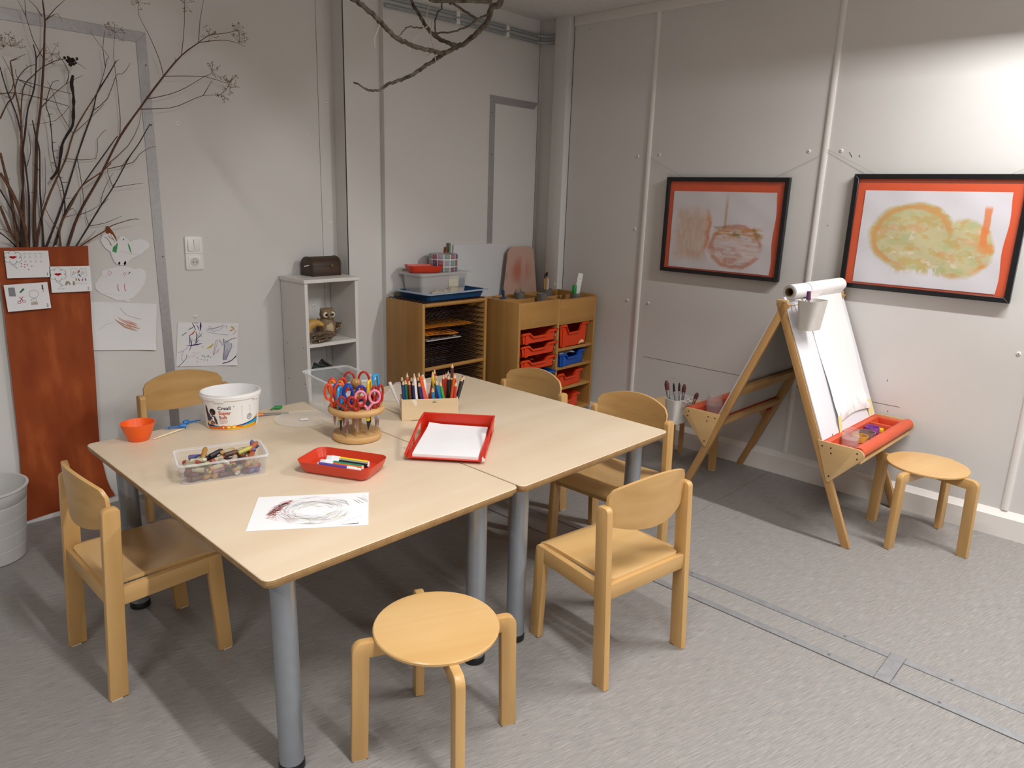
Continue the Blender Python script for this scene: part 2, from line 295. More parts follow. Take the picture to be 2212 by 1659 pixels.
HB=[([(2.028,2.0,2.093),(2.001,2.014,2.07),(1.997,2.024,2.047),(1.997,2.038,2.016),(1.972,2.054,1.987),(1.934,2.076,1.946),(1.895,2.092,1.925),(1.857,2.109,1.901),(1.824,2.126,1.874),(1.791,2.142,1.851),(1.752,2.161,1.82),(1.712,2.179,1.798),(1.675,2.195,1.783),(1.643,2.211,1.76),(1.619,2.221,1.753),(1.597,2.231,1.758),(1.573,2.244,1.772),(1.559,2.25,1.776)],14,3),([(1.849,2.1,1.898),(1.793,2.084,1.893),(1.708,2.058,1.887),(1.638,2.036,1.887),(1.569,2.012,1.89),(1.529,1.997,1.898),(1.477,1.973,1.914),(1.443,1.958,1.923),(1.384,1.932,1.936),(1.339,1.911,1.943),(1.314,1.9,1.947)],8.5,8),([(1.875,2.07,1.926),(1.848,2.088,1.932),(1.82,2.111,1.948),(1.801,2.132,1.97),(1.791,2.153,2.0),(1.782,2.181,2.041),(1.779,2.2,2.072)],8,6),([(1.81,2.11,1.961),(1.834,2.099,1.962),(1.885,2.076,1.976),(1.931,2.053,2.003),(1.953,2.04,2.021),(1.98,2.027,2.038),(1.993,2.02,2.046)],3,4.5),([(1.962,2.05,2.024),(1.918,2.072,2.045),(1.879,2.093,2.067),(1.866,2.1,2.075)],5,5),([(1.815,2.11,1.96),(1.791,2.088,1.988),(1.789,2.065,2.02),(1.79,2.05,2.04)],3,2.5),([(1.767,2.13,1.973),(1.735,2.124,1.965),(1.693,2.115,1.96),(1.666,2.108,1.94),(1.638,2.1,1.914)],3,1.5),([(1.731,2.05,2.041),(1.761,2.043,2.041),(1.838,2.027,2.056),(1.898,2.015,2.065),(1.977,2.0,2.076)],6,8)]
HS=[[(1.765,2.1,1.972),(1.72,2.1,1.933),(1.694,2.1,1.9),(1.685,2.1,1.878)],[(1.788,2.1,1.999),(1.783,2.1,1.95),(1.797,2.1,1.9),(1.809,2.1,1.853),(1.805,2.1,1.832)],[(1.564,2.1,1.94),(1.549,2.1,1.91),(1.543,2.1,1.897),(1.544,2.1,1.867)],[(1.778,2.1,2.039),(1.765,2.1,2.017),(1.769,2.1,1.973),(1.747,2.1,1.963)],[(1.793,2.1,1.9),(1.767,2.1,1.876)],[(1.833,2.1,2.062),(1.824,2.1,2.038)]]
ANI={'head':[(1.0841,1.2358),(1.0926,1.2379),(1.1001,1.2291),(1.109,1.2135),(1.1175,1.1934),(1.1224,1.1721),(1.1365,1.1927),(1.1461,1.193),(1.1634,1.1838),(1.1738,1.1678),(1.1887,1.1765),(1.2155,1.1806),(1.2392,1.1734),(1.2545,1.1569),(1.2486,1.1409),(1.2281,1.1252),(1.2135,1.1118),(1.1952,1.1055),(1.1677,1.0927),(1.1554,1.0772),(1.1329,1.0678),(1.112,1.0732),(1.1008,1.0884),(1.0936,1.1112),(1.0924,1.1269),(1.0727,1.1431),(1.0605,1.1656),(1.058,1.1766),(1.0659,1.1986),(1.0776,1.2116),(1.0795,1.227)],'body':[(1.0486,1.0479),(1.0851,1.0574),(1.111,1.0631),(1.1328,1.0667),(1.1624,1.0596),(1.179,1.0497),(1.2103,1.0529),(1.2267,1.0369),(1.2269,1.0134),(1.2149,0.9812),(1.1869,0.9454),(1.1651,0.9258),(1.1469,0.9201),(1.1535,0.9079),(1.1371,0.9092),(1.1226,0.9173),(1.0969,0.9193),(1.0687,0.9353),(1.033,0.9562),(1.0182,0.9731),(1.0168,0.9957),(1.031,1.0173),(1.0468,1.03)],'brown':[(1.084,1.2347),(1.0925,1.2368),(1.0998,1.2269),(1.1106,1.2091),(1.1191,1.1889),(1.1214,1.1688),(1.1143,1.1823),(1.1074,1.198),(1.0958,1.207),(1.085,1.2027),(1.0794,1.2094),(1.0799,1.2248)],'green1':[(1.1233,1.1665),(1.1203,1.1464),(1.1137,1.1229),(1.0985,1.129),(1.1023,1.1468),(1.1137,1.1555)],'green2':[(1.1637,1.1646),(1.171,1.1497),(1.1753,1.1153),(1.169,1.1292),(1.1645,1.1498)],'green3':[(1.1462,1.1829),(1.1514,1.1817),(1.1497,1.175),(1.1445,1.1762)],'eye1':[(1.1214,1.0858),(1.1256,1.0806),(1.1231,1.0728),(1.1187,1.0723),(1.1164,1.0783)],'eye2':[(1.1487,1.0866),(1.1493,1.0774),(1.1425,1.0667),(1.1386,1.0756),(1.1419,1.0834)],'pk':[[(1.08,1.0486),(1.0864,1.0393),(1.0781,1.0295),(1.0715,1.0377),(1.0778,1.0476)],[(1.1408,1.0377),(1.145,1.0317),(1.136,1.0218),(1.1342,1.0323),(1.1418,1.0376)],[(1.1079,0.9878),(1.1053,0.9719),(1.1093,0.9578)],[(1.1349,0.9884),(1.1323,0.9724),(1.1368,0.9559)]],'rd':[[(1.0714,1.1919),(1.0812,1.1862),(1.0904,1.1738),(1.099,1.1558)],[(1.0897,1.1672),(1.0951,1.1582),(1.0996,1.1514)],[(1.0956,1.2048),(1.1059,1.1825),(1.113,1.1689)],[(1.0889,1.2005),(1.0938,1.1871),(1.1054,1.178)]],'bk':[(1.1494,1.0257),(1.1581,1.0368),(1.166,1.0399),(1.1599,1.0333),(1.153,1.029)],'bl':[[(1.1217,1.1283),(1.147,1.1253),(1.1764,1.1153),(1.2025,1.1122)],[(1.0228,0.9976),(1.0351,1.0171),(1.0569,1.0272),(1.0843,1.0291)],[(1.0472,0.9518),(1.0824,0.9458),(1.1159,0.9376)]]}
SCR=[(0,0.0033,1,[(1.4148,0.7879),(1.4228,0.7695),(1.4285,0.7512)]),(0,0.0036,1,[(1.3917,0.7552),(1.4064,0.7616),(1.4243,0.7686)]),(0,0.0074,1,[(1.4543,0.7856),(1.4539,0.7695),(1.4505,0.7456)]),(0,0.0027,1,[(1.4345,0.7763),(1.4414,0.7627),(1.4442,0.7479)]),(0,0.0044,1,[(1.4295,0.7431),(1.4328,0.7249),(1.4287,0.7027),(1.421,0.6858)]),(0,0.0059,1,[(1.3795,0.6809),(1.4062,0.6803),(1.4318,0.6812),(1.4545,0.6833)]),(0,0.0033,1,[(1.3977,0.7321),(1.398,0.716),(1.3939,0.6843)]),(0,0.0039,1,[(1.4087,0.7116),(1.4042,0.6943),(1.4013,0.6785),(1.3898,0.6525)]),(0,0.0027,1,[(1.4585,0.735),(1.4444,0.7187),(1.4308,0.709),(1.414,0.698)]),(0,0.0036,1,[(1.4401,0.7046),(1.4295,0.6929),(1.4159,0.6816)]),(0,0.0021,1,[(1.4497,0.7457),(1.4397,0.7209),(1.4557,0.7191),(1.4515,0.7277),(1.4444,0.7187)]),(0,0.0024,0,[(1.3633,0.7321),(1.3732,0.7381),(1.3846,0.7448)]),(0,0.0021,1,[(1.4009,0.7125),(1.3977,0.6919)]),(0,0.0021,0,[(1.3777,0.6395),(1.3747,0.622),(1.3593,0.6063),(1.3327,0.5859)]),(2,0.0015,0,[(1.3352,0.6532),(1.3556,0.6561),(1.3766,0.6655),(1.3868,0.6739)]),(2,0.0013,0,[(1.3636,0.6591),(1.3569,0.6439),(1.3517,0.6284),(1.3536,0.6136),(1.3623,0.6051)]),(1,0.0065,1,[(1.399,0.7288),(1.4139,0.7367),(1.4268,0.7498)]),(3,0.0089,1,[(1.4769,0.6567),(1.4938,0.662),(1.5113,0.6764)]),(1,0.0053,1,[(1.5942,0.7299),(1.6028,0.7306),(1.6116,0.7347)]),(3,0.0044,0,[(1.6025,0.7523),(1.6121,0.7413),(1.6199,0.7304)]),(3,0.0024,1,[(1.6051,0.7404),(1.6195,0.7489),(1.6333,0.7491)]),(1,0.0018,0,[(1.6098,0.7081),(1.6172,0.7156),(1.6283,0.7262)]),(1,0.0033,1,[(1.6049,0.6868),(1.6154,0.6889),(1.6278,0.6925)]),(5,0.0024,0,[(1.5682,0.6744),(1.5875,0.6821),(1.6052,0.6901)]),(5,0.0039,0,[(1.5466,0.573),(1.5698,0.5748),(1.5908,0.5803),(1.6197,0.5985)]),(5,0.0018,0,[(1.5998,0.5858),(1.6164,0.6006),(1.6214,0.6102)]),(2,0.0015,0,[(1.4788,0.7458),(1.5016,0.7449),(1.5352,0.7528),(1.5624,0.7598),(1.5644,0.7646)]),(2,0.0015,0,[(1.4856,0.7499),(1.5102,0.7505),(1.5419,0.7537),(1.5623,0.7582)]),(2,0.0013,0,[(1.4896,0.7601),(1.5058,0.7576),(1.5052,0.7494),(1.4872,0.7497)]),(2,0.0013,0,[(1.5061,0.7395),(1.5173,0.735),(1.5513,0.7445),(1.5757,0.7568),(1.5814,0.7546),(1.5789,0.7432)]),(2,0.001,0,[(1.4798,0.7375),(1.5166,0.7252),(1.5494,0.7182),(1.5859,0.7091)]),(2,0.0013,0,[(1.5055,0.619),(1.5156,0.6443),(1.5276,0.671),(1.5297,0.689),(1.5241,0.6922),(1.5177,0.6723),(1.5107,0.6449),(1.5034,0.6243),(1.5054,0.6182)]),(4,0.0015,0,[(1.5091,0.6235),(1.5269,0.6378),(1.5411,0.6494)]),(4,0.0015,0,[(1.5227,0.6267),(1.5336,0.6386)]),(0,0.0021,0,[(1.5611,0.6936),(1.5618,0.6551),(1.5577,0.622),(1.5503,0.5893)]),(2,0.0015,0,[(1.5672,0.6892),(1.5682,0.6543),(1.5618,0.6215),(1.5527,0.589)]),(2,0.0015,0,[(1.5733,0.6848),(1.5746,0.6535),(1.5658,0.621),(1.5551,0.5887)]),(2,0.0015,0,[(1.5795,0.6804),(1.581,0.6527),(1.5699,0.6204),(1.5574,0.5884)]),(2,0.0015,0,[(1.5857,0.676),(1.5874,0.6519),(1.5739,0.6199),(1.5598,0.588)]),(2,0.0015,0,[(1.5919,0.6715),(1.5939,0.6511),(1.578,0.6194),(1.5621,0.5877)]),(0,0.0021,0,[(1.5981,0.6671),(1.6004,0.6503),(1.5821,0.6188),(1.5645,0.5874)]),(5,0.0013,0,[(1.5376,0.6939),(1.5466,0.6787),(1.5537,0.6611)]),(5,0.0018,0,[(1.4257,0.6189),(1.428,0.614)]),(5,0.0018,0,[(1.4475,0.6291),(1.4499,0.6242)]),(5,0.0018,0,[(1.4519,0.6236),(1.4543,0.6186)]),(5,0.0018,0,[(1.4585,0.6252),(1.4609,0.6202)]),(5,0.0018,0,[(1.4613,0.6182),(1.4637,0.6132)]),(5,0.0018,0,[(1.4719,0.6184),(1.4743,0.6134)]),(5,0.0018,0,[(1.4772,0.6226),(1.4796,0.6177)]),(5,0.0018,0,[(1.4802,0.6197),(1.4827,0.6148)]),(5,0.0018,0,[(1.488,0.6137),(1.4905,0.6087)]),(5,0.0018,0,[(1.4426,0.6084),(1.445,0.6034)]),(5,0.0018,0,[(1.4562,0.6048),(1.4586,0.5999)]),(5,0.0018,0,[(1.4715,0.6019),(1.4739,0.5969)]),(5,0.0018,0,[(1.4227,0.6013),(1.4251,0.5963)]),(5,0.0018,0,[(1.4546,0.6692),(1.457,0.6643)]),(5,0.0018,0,[(1.4231,0.7893),(1.4254,0.7846)]),(5,0.0018,0,[(1.4309,0.7878),(1.4332,0.783)]),(5,0.0018,0,[(1.4379,0.7863),(1.4403,0.7815)]),(4,0.0013,0,[(1.3796,0.6246),(1.3863,0.6286),(1.3889,0.6217),(1.3958,0.6289),(1.4018,0.6248)]),(4,0.0013,0,[(1.4018,0.6248),(1.4105,0.6334),(1.4167,0.631),(1.4112,0.6219),(1.4033,0.623)]),(4,0.001,0,[(1.4036,0.6474),(1.4222,0.64),(1.4446,0.6387)])]
ORA=[[[(1.0779,0.8385),(1.1122,0.8117),(1.179,0.7843)],[(1.0807,0.8366),(1.1057,0.809),(1.1622,0.7759)],[(1.0908,0.8456),(1.1313,0.8165),(1.172,0.7953)],[(1.0833,0.8313),(1.117,0.7977),(1.1563,0.78)],[(1.0961,0.8368),(1.1366,0.8058),(1.176,0.7864)],[(1.1009,0.8229),(1.1387,0.7954),(1.1687,0.7769)],[(1.1141,0.8317),(1.1497,0.8112),(1.1645,0.7995)],[(1.1294,0.8285),(1.1561,0.8123),(1.1698,0.8058)]],[[(1.1039,0.8859),(1.1228,0.8576),(1.1463,0.842),(1.1863,0.828)],[(1.0074,0.7961),(1.0396,0.8191),(1.0705,0.826)]]]
# ---------------------------------------------------------------- camera (26 mm-equivalent phone camera held at 1.40 m)
yaw, pitch, roll, F = 8.21593594e-01, -2.51791196e-01, 3.23860056e-02, 1551.28
fw = Vector((math.sin(yaw)*math.cos(pitch), math.cos(yaw)*math.cos(pitch), math.sin(pitch)))
rt = Vector((math.cos(yaw), -math.sin(yaw), 0)); up = rt.cross(fw)
r2 = math.cos(roll)*rt+math.sin(roll)*up; u2 = -math.sin(roll)*rt+math.cos(roll)*up
cam = bpy.data.cameras.new('camera'); co = bpy.data.objects.new('camera', cam); COL.objects.link(co)
co.matrix_world = Matrix(((r2.x, u2.x, -fw.x, 0), (r2.y, u2.y, -fw.y, 0), (r2.z, u2.z, -fw.z, 1.4), (0, 0, 0, 1)))
cam.sensor_fit = 'HORIZONTAL'; cam.sensor_width = 36; cam.lens = 36*F/2212; cam.clip_start = .02
sc.camera = co
sc.view_settings.view_transform = 'Standard'; sc.view_settings.look = 'None'; sc.view_settings.gamma = 1
sc.view_settings.exposure = EXPOSURE
sc.view_settings.use_curve_mapping = False
sc.cycles.use_denoising = True
sc.cycles.max_bounces = 10; sc.cycles.transparent_max_bounces = 24; sc.cycles.caustics_reflective = False; sc.cycles.caustics_refractive = False
sc.cycles.sample_clamp_indirect = 4
w = bpy.data.worlds.new('world'); sc.world = w; w.use_nodes = True
w.node_tree.nodes['Background'].inputs[0].default_value = (0, 0, 0, 1)

# ---------------------------------------------------------------- room
XR, YF, XL, ZC = 3.70, -4.2, -3.2, 2.48
WALL = plain('wall_paint', 'DAD7D4', .55, spec=.35, noise=.02, nscale=3, bump=.04)
CEIL = plain('ceiling_tile', 'E2E0DD', .9, spec=.1, noise=.16, nscale=160, bump=.3)
TRIM = plain('trim_paint', 'E9E4DF', .45, spec=.4)
GAP = plain('dark_gap', '3A3431', .9)
ALU = plain('brushed_aluminium', 'AFADAF', .36, metal=.5, noise=.06, nscale=60)
ALUF = plain('floor_strip_aluminium', '97979A', .42, metal=.35, noise=.1, nscale=40)

def floor_mat():
    m, nt, b = newmat('linoleum'); L = nt.links.new
    tc = nt.nodes.new('ShaderNodeTexCoord')
    def nz(sx, sy, sc_, det, seed):
        mp = nt.nodes.new('ShaderNodeMapping'); mp.inputs['Scale'].default_value = (sx, sy, 1); mp.inputs['Location'].default_value = (seed, seed, 0); ro = nt.nodes.new('ShaderNodeMapping'); ro.inputs['Rotation'].default_value = (0, 0, R_(FLOOR_ROT)); L(tc.outputs['Object'], ro.inputs[0])
        n = nt.nodes.new('ShaderNodeTexNoise'); n.inputs['Scale'].default_value = sc_; n.inputs['Detail'].default_value = det; n.inputs['Roughness'].default_value = .6
        L(ro.outputs[0], mp.inputs[0]); L(mp.outputs[0], n.inputs['Vector']); return n.outputs['Fac']
    r = nt.nodes.new('ShaderNodeValToRGB'); e = r.color_ramp.elements
    e[0].position = .30; e[0].color = lin('827E7B'); e[1].position = .72; e[1].color = lin('A5A09B')
    k = e.new(.50); k.color = lin('8F8B88')
    L(nz(17, 290, 1, 5, 0), r.inputs['Fac'])
    r2_ = nt.nodes.new('ShaderNodeValToRGB'); q = r2_.color_ramp.elements
    q[0].position = .27; q[0].color = (1, 1, 1, 1); q[1].position = .38; q[1].color = (0, 0, 0, 1)
    L(nz(24, 330, 1, 2, 5), r2_.inputs['Fac'])
    mix = nt.nodes.new('ShaderNodeMix'); mix.data_type = 'RGBA'
    mm = nt.nodes.new('ShaderNodeMath'); mm.operation = 'MULTIPLY'; mm.inputs[1].default_value = .7
    L(r2_.outputs[0], mm.inputs[0]); L(mm.outputs[0], mix.inputs[0]); L(r.outputs[0], mix.inputs[6]); mix.inputs[7].default_value = lin('55555B')
    r3 = nt.nodes.new('ShaderNodeValToRGB'); q = r3.color_ramp.elements
    q[0].position = .64; q[0].color = (0, 0, 0, 1); q[1].position = .72; q[1].color = (1, 1, 1, 1)
    L(nz(24, 300, 1, 2, 11), r3.inputs['Fac'])
    mix2 = nt.nodes.new('ShaderNodeMix'); mix2.data_type = 'RGBA'
    mm2 = nt.nodes.new('ShaderNodeMath'); mm2.operation = 'MULTIPLY'; mm2.inputs[1].default_value = .45
    L(r3.outputs[0], mm2.inputs[0]); L(mm2.outputs[0], mix2.inputs[0]); L(mix.outputs[2], mix2.inputs[6]); mix2.inputs[7].default_value = lin('BCAEA8')
    L(mix2.outputs[2], b.inputs['Base Color']); b.inputs['Roughness'].default_value = .48; b.inputs['Specular IOR Level'].default_value = .35
    return m
fl = MB().box((XL-.15, YF-.15, -.1), (XR+.15, 3.7, 0))
fl.box((2.39, 1.478, .0), (XR-.02, 1.4805, .0004), 1)
struct('floor', fl, [floor_mat(), plain('weld_seam', '7A726D', .8)])
# ceiling with openings for recessed fluorescent fittings and the added, unseen fill lights
LAMPS = [(3.0, -.1), (.85, .3), (3.0, -2.9), (.85, -2.4), (-1.3, .3), (-1.3, -2.4)]  # middle pair assumed behind camera; last pair unseen, added to raise ambient light
LW, LL = .14, .68
xs = sorted({XL-.15, XR+.15, *[x+s*LW for x, _ in LAMPS for s in (-1, 1)]}); ys = sorted({YF-.15, 3.7, *[y+s*LL for _, y in LAMPS for s in (-1, 1)]})
ce = MB()
for i in range(len(xs)-1):
    for j in range(len(ys)-1):
        mx_, my_ = (xs[i]+xs[i+1])/2, (ys[j]+ys[j+1])/2
        if any(abs(mx_-x) < LW and abs(my_-y) < LL for x, y in LAMPS): continue
        ce.add([(xs[i], ys[j], ZC), (xs[i+1], ys[j], ZC), (xs[i+1], ys[j+1], ZC), (xs[i], ys[j+1], ZC)], [(3, 2, 1, 0)])
ceil = struct('ceiling', ce, CEIL)
HOUS = plain('lamp_or_fill_housing', '77736F', .5, spec=.3)
for x, y in LAMPS:
    h = MB(); a, b_, z0, z1 = LW, LL, ZC, ZC+.13
    P = [(x-a, y-b_, z0), (x+a, y-b_, z0), (x+a, y+b_, z0), (x-a, y+b_, z0), (x-a, y-b_, z1), (x+a, y-b_, z1), (x+a, y+b_, z1), (x-a, y+b_, z1)]
    h.add(P, [(0, 1, 5, 4), (1, 2, 6, 5), (2, 3, 7, 6), (3, 0, 4, 7), (4, 5, 6, 7)])
    h.build('lamp_or_fill_housing', HOUS, ceil)
    ld = bpy.data.lights.new('tube_or_fill_light', 'AREA'); ld.shape = 'RECTANGLE'; ld.size = .05; ld.size_y = 1.25
    ld.energy = LAMP_W[(x, y)] if (x, y) in LAMP_W else 60; ld.color = (1, .995, .985)
    lo = bpy.data.objects.new('tube_or_fill_light', ld); COL.objects.link(lo); lo.location = (x, y, ZC+.105); lo.visible_camera = True

plan = [(XL-.1, 3.395), (2.226, 3.395), (2.226, 3.297), (2.452, 3.297), (2.452, 3.265), (XR+.1, 3.265), (XR+.1, 3.6), (XL-.1, 3.6)]
wb = MB().prism(plan, 0, ZC+.02)
wb.box((2.2265, 3.2962, 0), (2.2325, 3.2972, ZC), 1)
wb.box((2.138, 3.3943, 0), (2.1395, 3.3953, ZC), 1)
wb.box((3.668, 3.2643, 0), (3.671, 3.2653, ZC), 1)
wall_b = struct('wall_back', wb, [WALL, GAP])
wr = MB().box((XR, YF-.1, 0), (XR+.15, 3.3, ZC+.02))
wr.box((XR-.057, 3.016, 0), (XR, 3.121, ZC), 0, r=.002)
wr.box((XR-.0006, 3.0125, 0), (XR+.001, 3.0158, ZC), 1)
wr.box((XR-.0004, .9, .4915), (XR+.001, 2.35, .4935), 1)
wall_r = struct('wall_right', wr, [WALL, GAP])
struct('wall_left', MB().box((XL-.15, YF-.1, 0), (XL, 3.5, ZC+.02)), WALL)
struct('wall_front', MB().box((XL-.1, YF-.15, 0), (XR+.1, YF, ZC+.02)), WALL)
# coving, panel cover strips, baseboard
struct('trim_1', MB().box((XR-.012, YF, ZC-.055), (XR, 3.012, ZC), r=.003), TRIM)
n = 2
for y in (2.42, 1.415, .41, -.6, -1.6):
    struct('trim_%d' % n, MB().prism([(XR, y-.014), (XR-.005, y-.014), (XR-.009, y-.008), (XR-.009, y+.008), (XR-.005, y+.014), (XR, y+.014)], .125, ZC-.055), TRIM); n += 1
struct('baseboard_right', MB().prism([(XR, 0), (XR-.022, 0), (XR-.022, .094), (XR-.016, .101), (XR-.002, .122), (XR, .122)], -2.98, -YF, plane='xz', M=Matrix.Scale(-1, 4, (0, 1, 0))), TRIM)
# aluminium framed wall panels (one on the left, one in the corner)
def alu_frame(name, x0, x1, z1, y, w=.042, right=True):
    mb = MB(); t = .006
    mb.prism([(x0, 0), (x0+w, 0), (x0+w, z1-w), (x0, z1)], y-t, y, 'xz', r=.001, seg=1)
    mb.prism([(x0, z1), (x0+w, z1-w), (x1-w, z1-w), (x1, z1)], y-t, y, 'xz', r=.001, seg=1)
    if right: mb.prism([(x1-w, 0), (x1, 0), (x1, z1), (x1-w, z1-w)], y-t, y, 'xz', r=.001, seg=1)
    o = struct(name, mb, ALU)
    MB().box((x0+w, y-.003, 0), (x1-(w if right else .004), y-.0005, z1-w)).build('panel', WALL, o)
    scr = MB()
    for z in (.52, 1.1, 1.66, 1.9):
        for x in ((x0+w*.75, x1-w*.25) if right else (x0+w*.35,)): scr.tube([(x, y-t-.0012, z), (x, y-t, z)], .0035, 8)
    scr.build('screw', plain('screw_dark', '5E5A58', .5, metal=.5), o)
    return o
alu_frame('trim_%d' % n, .18, 1.317, 2.027, 3.395); n += 1
alu_frame('trim_%d' % n, 3.236, 3.668, 2.0, 3.265, right=False); n += 1
# floor strips
fs = MB()
for x0, x1 in ((2.200, 2.233), (2.345, 2.378)): fs.box((x0, YF, 0), (x1, 3.2, .003), 0, r=.0008, seg=1)
fs.box((2.2, .434, .0005), (2.378, .478, .0038), 0)
fs.box((2.2, .4322, 0), (2.378, .4335, .0039), 1); fs.box((2.2, .4785, 0), (2.378, .4798, .0039), 1)
fs.box((2.1992, YF, 0), (2.2, 3.2, .0028), 1)
for x in (2.2165, 2.3615):
    for y in (.62, .30, 1.2, -.3): fs.tube([(x, y, .003), (x, y, .0037)], .005, 8, 1)
struct('trim_%d' % n, fs, [ALUF, plain('strip_edge', '66625F', .7)]); n += 1
# screw caps belong to the walls
CAP = plain('screw_cap', 'EFEBE6', .4)
def cap(parent, p, ax):
    mb = MB(); d = Vector((-1, 0, 0)) if ax == 'x' else Vector((0, -1, 0)); p = Vector(p)
    mb.tube([p, p+d*.002, p+d*.004], [.009, .009, .006], 12); mb.tube([p+d*.0041, p+d*.0046], .0024, 8, 1)
    mb.build('screw_cap', [CAP, GAP], parent)
for y, z in ((2.493, 1.666), (2.349, 1.672), (1.493, 1.675), (1.338, 1.674), (2.495, .821), (2.345, .822), (.478, .826), (2.479, 1.25)): cap(wall_r, (XR, y, z), 'x')
for x, z in ((2.067, 1.683), (2.19, 1.86), (2.195, 1.246), (1.434, .814), (1.424, 1.679), (2.07, .814)): cap(wall_b, (x, 3.395, z), 'y')
sm = MB()
for y, z, a, l in ((1.292, 1.655, .6, .014), (1.251, 1.648, .6, .006), (1.402, 1.527, 0, .003), (1.354, 1.323, 0, .003), (.972, .611, 0, .004), (.948, .462, 0, .004), (2.126, .396, 0, .003), (2.9, 2.4, 0, .006)):
    c, s = math.cos(a), math.sin(a)
    sm.add([(XR-.0008, y-s*l-.0015, z-c*l), (XR-.0008, y-s*l+.0015, z-c*l), (XR-.0008, y+s*l+.0015, z+c*l), (XR-.0008, y+s*l-.0015, z+c*l)], [(0, 1, 2, 3)])
sm.build('scuff', plain('scuff', '4A4038', .9), wall_r)
# conduits along the top of the back wall
PIPE = plain('grey_conduit', '9EA5A6', .35, metal=.3, noise=.05)
for i, (za, zb_, lab) in enumerate(((2.385, 2.40, 'upper of two thin grey pipes running under the ceiling'), (2.348, 2.363, 'lower of two thin grey pipes running under the ceiling'))):
    pts = [(2.455, 3.25, za-.012), (3.2, 3.25, za+.003)]
    for k in range(9):
        a = R_(90*k/8); pts.append((3.60+.085*math.sin(a), 3.165+.085*math.cos(a), zb_-.012))
    pts.append((3.685, 3.10, zb_-.012))
    t = thing('conduit_pipe', (0, 0, 0), lab, 'pipe', group='pipes under the ceiling')
    MB().tube(pts, .010, 10).build('tube', PIPE, t)
    for x in (2.95, 3.35): MB().box((x-.012, 3.238, za-.014), (x+.012, 3.2655, za+.014), 0, r=.002).build('pipe_clip', TRIM, t)
# ---------------------------------------------------------------- tables
TOPM = wood('maple_laminate', 'DFCDB4', 'D6C0A3', axis=0, rough=.38, scale=.35, spec=.4)
def ply_mat():
    m, nt, b = newmat('plywood_edge'); L = nt.links.new
    tc = nt.nodes.new('ShaderNodeTexCoord'); sp = nt.nodes.new('ShaderNodeSeparateXYZ'); L(tc.outputs['Object'], sp.inputs[0])
    z = E(nt, sp.outputs[2]); s = (z*1250.)._op('SINE')
    n = nt.nodes.new('ShaderNodeTexNoise'); n.inputs['Scale'].default_value = 30; L(tc.outputs['Object'], n.inputs['Vector'])
    f = (s*.25+.5)+(E(nt, n.outputs['Fac'])-.5)*.7
    r = nt.nodes.new('ShaderNodeValToRGB'); r.color_ramp.elements[0].color = lin('7E5C38'); r.color_ramp.elements[1].color = lin('BE9A68')
    L(f.s, r.inputs['Fac']); L(r.outputs[0], b.inputs['Base Color']); b.inputs['Roughness'].default_value = .55
    return m
PLY = ply_mat()
LEGM = plain('grey_steel_leg', '9A9FA6', .33, metal=.55, noise=.03)
RUB = plain('black_rubber', '141416', .35)
def make_table(cx, cy, w, d, rz, label):
    t = thing('table', (cx, cy, 0), label, 'table', rz, 'square tables pushed together')
    mb = MB(); z1, z0 = .585, .560
    def lp(i, z): return [(x, y, z) for x, y in rrect(w-2*i, d-2*i, .022, 6)]
    loft(mb, [lp(.007, z0), lp(.0, z0+.012), lp(0, z1-.002)], 1, True, False)
    loft(mb, [lp(0, z1-.002), lp(.0012, z1)], 0, False, True)
    mb.build('tabletop', [TOPM, PLY], t)
    for sx in (-1, 1):
        for sy in (-1, 1):
            x, y = sx*(w/2-.085), sy*(d/2-.088)
            lg = MB().lathe([(.030, .022), (.030, z0)], 28, c=(x, y, 0)).build('leg', LEGM, t)
            MB().lathe([(.028, 0), (.0325, .004), (.0325, .018), (.030, .024)], 28, c=(x, y, 0)).build('foot', RUB, lg)
    return t
make_table(1.066, 1.912, .798, 1.190, R_(-.5), 'pale wooden table holding the white bucket and the drawing')
make_table(1.867, 1.896, .796, 1.184, R_(-.4), 'pale wooden table holding the pencil box, in front of the shelves')

# ---------------------------------------------------------------- chairs
BW = {a: wood('beech_'+'xyz'[a], 'CFA76E', 'BC9158', axis=a, rough=.36, scale=.9) for a in range(3)}
BWS = wood('beech_seat', 'D6B07A', 'C99F64', axis=0, rough=.24, scale=.5)
FELT = plain('felt_pad', 'D9D3C6', .9)
def slab(mb, nu, nv, fn, nrm, mat=0, mate=None):
    """solid sheet: fn(u,v) gives the top point, nrm the offset to the other side"""
    a = [Vector(fn(i/nu, j/nv)) for j in range(nv+1) for i in range(nu+1)]; b = [p+Vector(nrm) for p in a]
    N = len(a); W = nu+1; fs = []; me = []
    for j in range(nv):
        for i in range(nu):
            q = (j*W+i, j*W+i+1, (j+1)*W+i+1, (j+1)*W+i); fs.append(q); fs.append(tuple(k+N for k in q[::-1]))
    rim = [i for i in range(W)]+[j*W+nu for j in range(1, nv+1)]+[nv*W+i for i in range(nu-1, -1, -1)]+[j*W for j in range(nv-1, 0, -1)]
    for k in range(len(rim)):
        p, q = rim[k], rim[(k+1) % len(rim)]; me.append((p, p+N, q+N, q))
    mb.add(a+b, fs, mat); o = len(mb.v)-2*N
    for f in me: mb.f.append(tuple(i+o for i in f)); mb.m.append(mat if mate is None else mate)
    return mb
def arc(cx, cy, r, a0, a1, n=5): return [(cx+r*math.cos(R_(a0+(a1-a0)*i/n)), cy+r*math.sin(R_(a0+(a1-a0)*i/n))) for i in range(n+1)]
